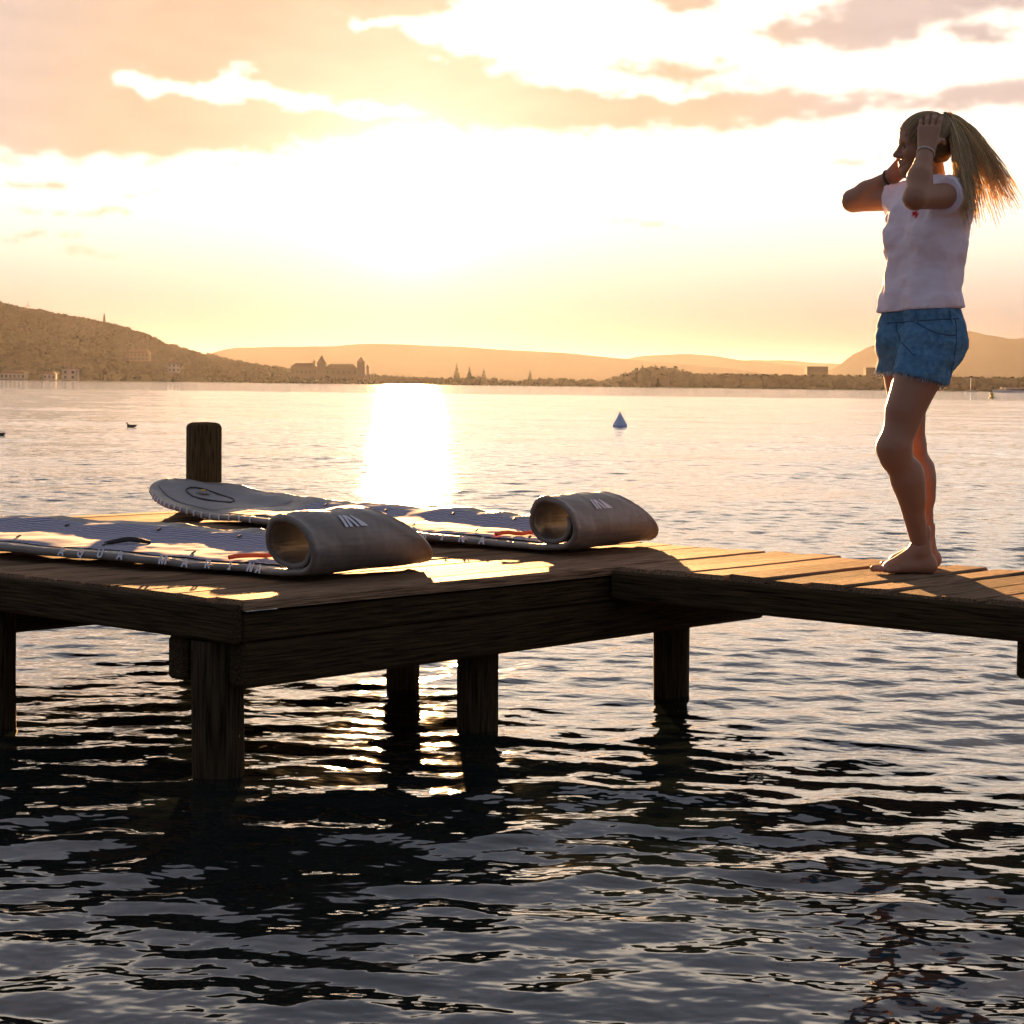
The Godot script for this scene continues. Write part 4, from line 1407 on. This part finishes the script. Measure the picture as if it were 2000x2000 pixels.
			for k in 12:
				var u := ls * k / 11.0
				var q := 1.0 - u
				var p := a * q * q * q + b * 3.0 * q * q * u + cpt * 3.0 * q * u * u + e * u * u * u
				p += Vector3(0.004, 0.010, 0.008) * sin(u * 6.0 + lock * 1.7) * u
				pts.append(p)
				rad.append(lerpf(0.0017, 0.0006, u / ls))
			var k0 := pony.v.size()
			pony.tube(pts, rad, 4)
			var tone := tone0 * rng.randf_range(0.85, 1.15)
			for q in pony.v.size() - k0: pony.col.append(Color(0.72 * tone, 0.57 * tone, 0.34 * tone))
	put(pony.mesh(), "ponytail", hair, t)
	# ---- bracelet, watch and ring
	var bang := MB.new()
	var bp := []
	var br := []
	var ax := (WR_N - EL_N).normalized()
	var s1 := ax.cross(Vector3.RIGHT).normalized()
	var s2 := ax.cross(s1)
	var bc := EL_N.lerp(WR_N, 0.90)
	for i in 21:
		var a := TAU * i / 20.0
		bp.append(bc + (s1 * cos(a) + s2 * sin(a)) * 0.0305)
		br.append(0.0028)
	bang.tube(bp, br, 6)
	put(bang.mesh(), "bracelet", mat(lin(0.55, 0.50, 0.50), 0.35), t)
	var wa := MB.new()
	var wp := []
	var wrr := []
	ax = (WR_F - EL_F).normalized()
	s1 = ax.cross(Vector3.UP).normalized()
	s2 = ax.cross(s1)
	bc = EL_F.lerp(WR_F, 0.90)
	for i in 17:
		var a := TAU * i / 16.0
		wp.append(bc + (s1 * cos(a) + s2 * sin(a)) * 0.027)
		wrr.append(0.008)
	wa.tube(wp, wrr, 8, 0.6)
	put(wa.mesh(), "wristwatch", mat(lin(0.02, 0.018, 0.018), 0.35), t)

# ------------------------------------------------------------------ small things on and round the lake
func lathe(mb: MB, prof: Array, sides: int, at := Vector3.ZERO) -> void:
	var p := PackedVector3Array()
	for q in prof:
		for j in sides + 1:
			var a := TAU * (j % sides) / sides
			p.append(at + Vector3(cos(a) * q[0], q[1], sin(a) * q[0]))
	mb.grid(p, prof.size(), sides + 1, true)

func make_buoys() -> void:
	var t := thing("cone_buoy", "pale blue-white cone buoy with a ring on its tip, afloat beyond the walkway", "buoy", Vector3(3.22, 0, -60.85), 0.3)
	var mb := MB.new()
	# eight flat panels rising to the eye
	var prev := []
	for k in 8:
		var a := TAU * k / 8.0
		var b := TAU * (k + 1) / 8.0
		var p0 := Vector3(cos(a), 0, sin(a))
		var p1 := Vector3(cos(b), 0, sin(b))
		mb.quad(p1 * 0.20 + Vector3(0, -0.12, 0), p0 * 0.20 + Vector3(0, -0.12, 0), p0 * 0.235 + Vector3(0, 0.035, 0), p1 * 0.235 + Vector3(0, 0.035, 0))
		mb.quad(p1 * 0.235 + Vector3(0, 0.035, 0), p0 * 0.235 + Vector3(0, 0.035, 0), p0 * 0.028 + Vector3(0, 0.40, 0), p1 * 0.028 + Vector3(0, 0.40, 0))
		mb.tri3(p1 * 0.028 + Vector3(0, 0.40, 0), p0 * 0.028 + Vector3(0, 0.40, 0), Vector3(0, 0.41, 0))
	put(mb.mesh(), "float", mat(lin(0.42, 0.50, 0.70), 0.45), t)
	var r := MB.new()
	var pts := []
	var rad := []
	for i in 17:
		var a := TAU * i / 16.0
		pts.append(Vector3(cos(a) * 0.04, 0.445 + sin(a) * 0.045, 0))
		rad.append(0.009)
	r.tube(pts, rad, 6)
	put(r.mesh(), "ring", mat(lin(0.35, 0.30, 0.20), 0.4), t)
	t = thing("channel_buoy", "small yellow buoy far out behind the person's legs", "buoy", Vector3(71.65, 0, -303.0))
	var y := MB.new()
	lathe(y, [[0.0, -0.3], [0.42, -0.25], [0.46, 0.0], [0.44, 0.16], [0.26, 0.24], [0.22, 0.36], [0.20, 0.52]], 16)
	put(y.mesh(), "float", mat(lin(0.45, 0.30, 0.02), 0.5), t)
	var y2 := MB.new()
	lathe(y2, [[0.20, 0.52], [0.30, 0.56], [0.33, 0.70], [0.26, 0.84], [0.0, 0.88]], 16)
	put(y2.mesh(), "top_mark", mat(lin(0.40, 0.27, 0.02), 0.5), t)

func make_ducks() -> void:
	var spots := [[Vector3(-9.92, 0, -52.5), 0.12, "small dark duck swimming left beyond the platform post"], [Vector3(-11.07, 0, -43.5), 0.2, "dark duck cut off by the left edge of the picture"]]
	var feather := mat(lin(0.030, 0.022, 0.014), 0.7)
	for s in spots:
		var t := thing("duck", s[2], "duck", s[0], s[1], "ducks on the lake")
		var f := Field.new(Vector3(-0.20, -0.05, -0.08), Vector3(0.18, 0.16, 0.08), 0.007)
		f.ell(Vector3(0.0, 0.020, 0), Basis(), Vector3(0.110, 0.046, 0.058), 0.02)
		f.cap(Vector3(0.09, 0.035, 0), Vector3(0.145, 0.052, 0), 0.026, 0.008, 0.02)
		f.cap(Vector3(-0.075, 0.04, 0), Vector3(-0.100, 0.098, 0), 0.030, 0.017, 0.02)
		f.ell(Vector3(-0.108, 0.108, 0), Basis(), Vector3(0.026, 0.021, 0.019), 0.01)
		var mb := MB.new()
		f.into(mb)
		mb.smooth()
		put(mb.mesh(), "body", feather, t)
		var bk := MB.new()
		bk.tube([Vector3(-0.128, 0.106, 0), Vector3(-0.150, 0.102, 0), Vector3(-0.170, 0.099, 0)], [0.010, 0.009, 0.005], 8, 0.6)
		put(bk.mesh(), "bill", mat(lin(0.08, 0.05, 0.02), 0.5), t)

func house(called: String, label: String, at: Vector3, turn: float, w: float, d: float, h: float, roof: float, wall_c: Color, floors: int, bays: int, category := "house") -> void:
	var t := thing(called, label, category, at, turn, "buildings along the far shore")
	var wm := mat(wall_c, 0.9, 0.2)
	var rm := mat(lin(0.06, 0.032, 0.024), 0.9, 0.2)
	var gm := mat(lin(0.015, 0.014, 0.013), 0.5)
	var b := MB.new()
	b.box(Vector3(-w / 2, 0, -d / 2), Vector3(w / 2, h, d / 2), 0.0)
	put(b.mesh(), "wall", wm, t)
	var r := MB.new()
	var o := 0.5
	if roof > 0.0:
		var e := [Vector3(-w / 2 - o, h + 0.02, d / 2 + o), Vector3(w / 2 + o, h + 0.02, d / 2 + o), Vector3(w / 2 + o, h + 0.02, -d / 2 - o), Vector3(-w / 2 - o, h + 0.02, -d / 2 - o)]
		var p := [Vector3(-w / 2 + d * 0.25, h + roof, 0), Vector3(w / 2 - d * 0.25, h + roof, 0)]
		r.quad(e[0], e[1], p[1], p[0])
		r.quad(e[2], e[3], p[0], p[1])
		r.tri3(e[1], e[2], p[1])
		r.tri3(e[3], e[0], p[0])
		r.quad(e[3], e[2], e[1], e[0])
	else:
		r.box(Vector3(-w / 2 - 0.2, h + 0.01, -d / 2 - 0.2), Vector3(w / 2 + 0.2, h + 0.45, d / 2 + 0.2), 0.0)
		rm = wm
	put(r.mesh(), "roof", rm, t)
	var fh := h / floors
	var win := MB.new()
	var ww := minf(1.5, w / bays * 0.5)
	win.box(Vector3(-ww / 2, 0, -0.06), Vector3(ww / 2, fh * 0.52, 0.06), 0.0)
	var wmesh := win.mesh()
	for i in floors:
		for j in bays:
			put(wmesh, "window", gm, t, Transform3D(Basis(), Vector3(-w / 2 + w * (j + 0.5) / bays, fh * (i + 0.26), d / 2)))

func tower(parent: Node, x: float, z: float, w: float, h: float, roof: float, wm: Material, rm: Material) -> void:
	var b := MB.new()
	b.box(Vector3(x - w / 2, 0, z - w / 2), Vector3(x + w / 2, h, z + w / 2), 0.0)
	var tw := put(b.mesh(), "tower", wm, parent)
	var r := MB.new()
	var e := []
	for q in [[-1, 1], [1, 1], [1, -1], [-1, -1]]: e.append(Vector3(x + q[0] * (w / 2 + 0.4), h + 0.02, z + q[1] * (w / 2 + 0.4)))
	for k in 4: r.tri3(e[k], e[(k + 1) % 4], Vector3(x, h + roof, z))
	r.quad(e[3], e[2], e[1], e[0])
	put(r.mesh(), "tower_roof", rm, tw)

func make_shore_things() -> void:
	var pale := lin(0.28, 0.27, 0.27)
	house("shore_house", "long low white house at the water's edge, far left below the hill", Vector3(-319.0, 0.6, -1292.0), 0.0, 16.0, 8.0, 3.6, 2.2, pale, 1, 6)
	house("shore_house", "small pale house between the long white one and the block with big windows", Vector3(-296.0, 0.6, -1292.0), 0.1, 8.0, 7.0, 3.4, 2.0, lin(0.30, 0.28, 0.27), 1, 3)
	house("shore_house", "two-storey flat-roofed pale house with large dark windows on the left shore", Vector3(-283.0, 0.6, -1292.0), 0.0, 9.5, 8.0, 6.4, 0.0, lin(0.28, 0.24, 0.22), 2, 2)
	house("hillside_house", "pale house up among the trees near the foot of the left hill", Vector3(-236.0, 6.5, -1405.0), 0.2, 8.5, 8.0, 6.5, 2.4, pale, 2, 3)
	house("hillside_house", "wide two-storey house half hidden by trees up the left hill", Vector3(-280.0, 15.0, -1510.0), 0.0, 17.0, 9.0, 6.0, 3.0, lin(0.09, 0.065, 0.055), 2, 6)
	# castle on its low rise
	var t := thing("castle", "old castle with two pointed towers on the shore left of the sun's glitter", "castle", Vector3(-125.5, 3.0, -1470.0))
	var wm := mat(lin(0.10, 0.085, 0.070), 0.95, 0.1)
	var rm := mat(lin(0.035, 0.028, 0.022), 0.95, 0.1)
	tower(t, -14.0, 0.0, 6.0, 11.5, 6.2, wm, rm)
	tower(t, 14.6, 0.0, 5.2, 13.0, 4.0, wm, rm)
	tower(t, -19.2, 1.0, 1.6, 12.5, 2.2, wm, rm)
	tower(t, 19.5, 1.0, 1.6, 8.5, 3.0, wm, rm)
	for q in [[-11.0, 12.0, 8.6], [-36.0, -17.0, 9.0]]:
		var b := MB.new()
		b.box(Vector3(q[0], 0, -5), Vector3(q[1], q[2], 4), 0.0)
		var wl := put(b.mesh(), "wing", wm, t)
		var r := MB.new()
		var e := [Vector3(q[0] - 0.4, q[2] + 0.02, 4.4), Vector3(q[1] + 0.4, q[2] + 0.02, 4.4), Vector3(q[1] + 0.4, q[2] + 0.02, -5.4), Vector3(q[0] - 0.4, q[2] + 0.02, -5.4)]
		var p := [Vector3(q[0] + 3.0, q[2] + 2.8, -0.5), Vector3(q[1] - 3.0, q[2] + 2.8, -0.5)]
		r.quad(e[0], e[1], p[1], p[0]); r.quad(e[2], e[3], p[0], p[1]); r.tri3(e[1], e[2], p[1]); r.tri3(e[3], e[0], p[0]); r.quad(e[3], e[2], e[1], e[0])
		put(r.mesh(), "roof", rm, wl)
		for k in 6:
			var wn := MB.new()
			var wx: float = lerpf(q[0] + 1.6, q[1] - 1.6, k / 5.0)
			wn.box(Vector3(wx - 0.5, 4.4, 3.95), Vector3(wx + 0.5, 6.2, 4.06), 0.0)
			put(wn.mesh(), "window", mat(lin(0.02, 0.02, 0.02), 0.4), wl)
	house("apartment_block", "flat-roofed apartment block over the trees, left of the person's shorts", Vector3(245.3, 0.5, -1640.0), 0.0, 17.0, 12.0, 17.6, 0.0, lin(0.05, 0.042, 0.036), 6, 7, "building")
	house("apartment_block", "flat-roofed apartment block over the trees, close against the person's shorts", Vector3(291.4, 0.5, -1640.0), 0.0, 14.0, 12.0, 17.2, 0.0, lin(0.05, 0.042, 0.036), 6, 5, "building")
	# tall conifers that stand out of the belt of trees
	var leaf := mat(lin(0.015, 0.020, 0.011), 1.0, 0.0)
	var bark := mat(lin(0.05, 0.035, 0.025), 1.0, 0.0)
	for s in [[-42.0, 16.2, 4.0, "tallest pointed conifer on the far shore, right of the sun's glitter"], [-32.6, 13.8, 3.2, "pointed conifer just right of the tallest one on the far shore"], [-22.0, 12.4, 3.6, "blunt conifer right of the two pointed ones on the far shore"], [12.0, 11.6, 3.0, "lone small conifer on the far shore below the middle hills"]]:
		var c := thing("conifer_tree", s[3], "tree", Vector3(s[0], 0.5, -1490.0), 0.0, "conifers on the far shore")
		var tr := MB.new()
		tr.tube([Vector3.ZERO, Vector3(0, s[1] * 0.5, 0), Vector3(0, s[1], 0)], [0.5, 0.32, 0.05], 8)
		put(tr.mesh(), "trunk", bark, c)
		var rng := RandomNumberGenerator.new()
		rng.seed = int(s[1] * 100)
		var cr := MB.new()
		for i in 260:
			var u := pow(rng.randf(), 1.3)
			var a := rng.randf() * TAU
			var rr: float = s[2] * (1.0 - u) * rng.randf_range(0.75, 1.05) + 0.15
			var p0 := Vector3(0, s[1] * (0.12 + 0.86 * u), 0)
			var p1 := p0 + Vector3(cos(a) * rr, -rr * 0.35, sin(a) * rr)
			var sd := Vector3(-sin(a), 0, cos(a)) * (0.25 + rr * 0.28)
			cr.quad(p0 + sd * 0.2, p1 + sd, p1 - sd, p0 - sd * 0.2)
		put(cr.mesh(), "crown", leaf, c)
	# slim tree and a mast on the ridge of the left hill
	var cy := thing("cypress_tree", "thin dark cypress standing up from the ridge of the left hill", "tree", Vector3(-354.0, 46.0, -1750.0))
	var m1 := MB.new()
	m1.tube([Vector3.ZERO, Vector3(0, 4, 0)], [0.3, 0.25], 8)
	put(m1.mesh(), "trunk", bark, cy)
	var m2 := MB.new()
	lathe(m2, [[0.2, 2.0], [1.0, 4.0], [1.15, 6.0], [0.8, 9.0], [0.45, 11.0], [0.0, 12.4]], 9)
	put(m2.mesh(), "crown", leaf, cy)
	var py := thing("radio_mast", "thin mast with a crossbar on the ridge at the far left", "mast", Vector3(-419.8, 56.0, -1750.0))
	var m3 := MB.new()
	m3.tube([Vector3.ZERO, Vector3(0, 11.5, 0)], [0.35, 0.2], 6)
	put(m3.mesh(), "pole", bark, py)
	var m4 := MB.new()
	m4.box(Vector3(-2.0, 7.6, -0.15), Vector3(2.0, 8.0, 0.15), 0.0)
	put(m4.mesh(), "crossbar", bark, py)
	# boats by the right shore
	var bt := thing("tour_boat", "long low white boat by the tree-lined shore at the right edge", "boat", Vector3(236.5, 0, -955.0), 0.0)
	var hull := MB.new()
	var hp := PackedVector3Array()
	for q in [[0.0, 0.9], [0.35, 1.0], [1.1, 1.04], [1.35, 1.02]]:
		for j in 33:
			var a := TAU * (j % 32) / 32.0
			var cx := cos(a)
			hp.append(Vector3(signf(cx) * pow(absf(cx), 0.8) * 10.0 * q[1], q[0] - 0.2 + 0.35 * maxf(-cx, 0.0), sin(a) * 2.3 * q[1]))
	hull.grid(hp, 4, 33, true)
	put(hull.mesh(), "hull", mat(lin(0.75, 0.75, 0.78), 0.4), bt)
	var cab := MB.new()
	cab.box(Vector3(-4.5, 1.0, -1.7), Vector3(7.0, 2.1, 1.7), 0.15)
	put(cab.mesh(), "cabin", mat(lin(0.05, 0.055, 0.06), 0.2), bt)
	var rf := MB.new()
	rf.box(Vector3(-6.5, 2.12, -2.0), Vector3(8.0, 2.35, 2.0), 0.08)
	put(rf.mesh(), "roof", mat(lin(0.78, 0.78, 0.80), 0.4), bt)
	var sb := thing("sailing_boat", "tiny sailing boat with a bare mast before the right-hand trees", "boat", Vector3(262.0, 0, -1160.0))
	var sh := MB.new()
	var sp := PackedVector3Array()
	for q in [[-0.3, 0.7], [0.2, 0.95], [0.7, 1.0]]:
		for j in 25:
			var a := TAU * (j % 24) / 24.0
			sp.append(Vector3(cos(a) * 3.4 * q[1], q[0], sin(a) * 1.0 * q[1]))
	sh.grid(sp, 3, 25, true)
	put(sh.mesh(), "hull", mat(lin(0.6, 0.6, 0.62), 0.4), sb)
	var ms := MB.new()
	ms.tube([Vector3(0, 0.3, 0), Vector3(0, 8.0, 0)], [0.12, 0.08], 6)
	put(ms.mesh(), "mast", mat(lin(0.6, 0.6, 0.6), 0.4), sb)

func _ready() -> void:
	set_stage()
	make_water()
	make_land()
	make_pier()
	make_boards()
	make_person()
	make_buoys()
	make_ducks()
	make_shore_things()
	print("built in ", Time.get_ticks_msec(), " ms")
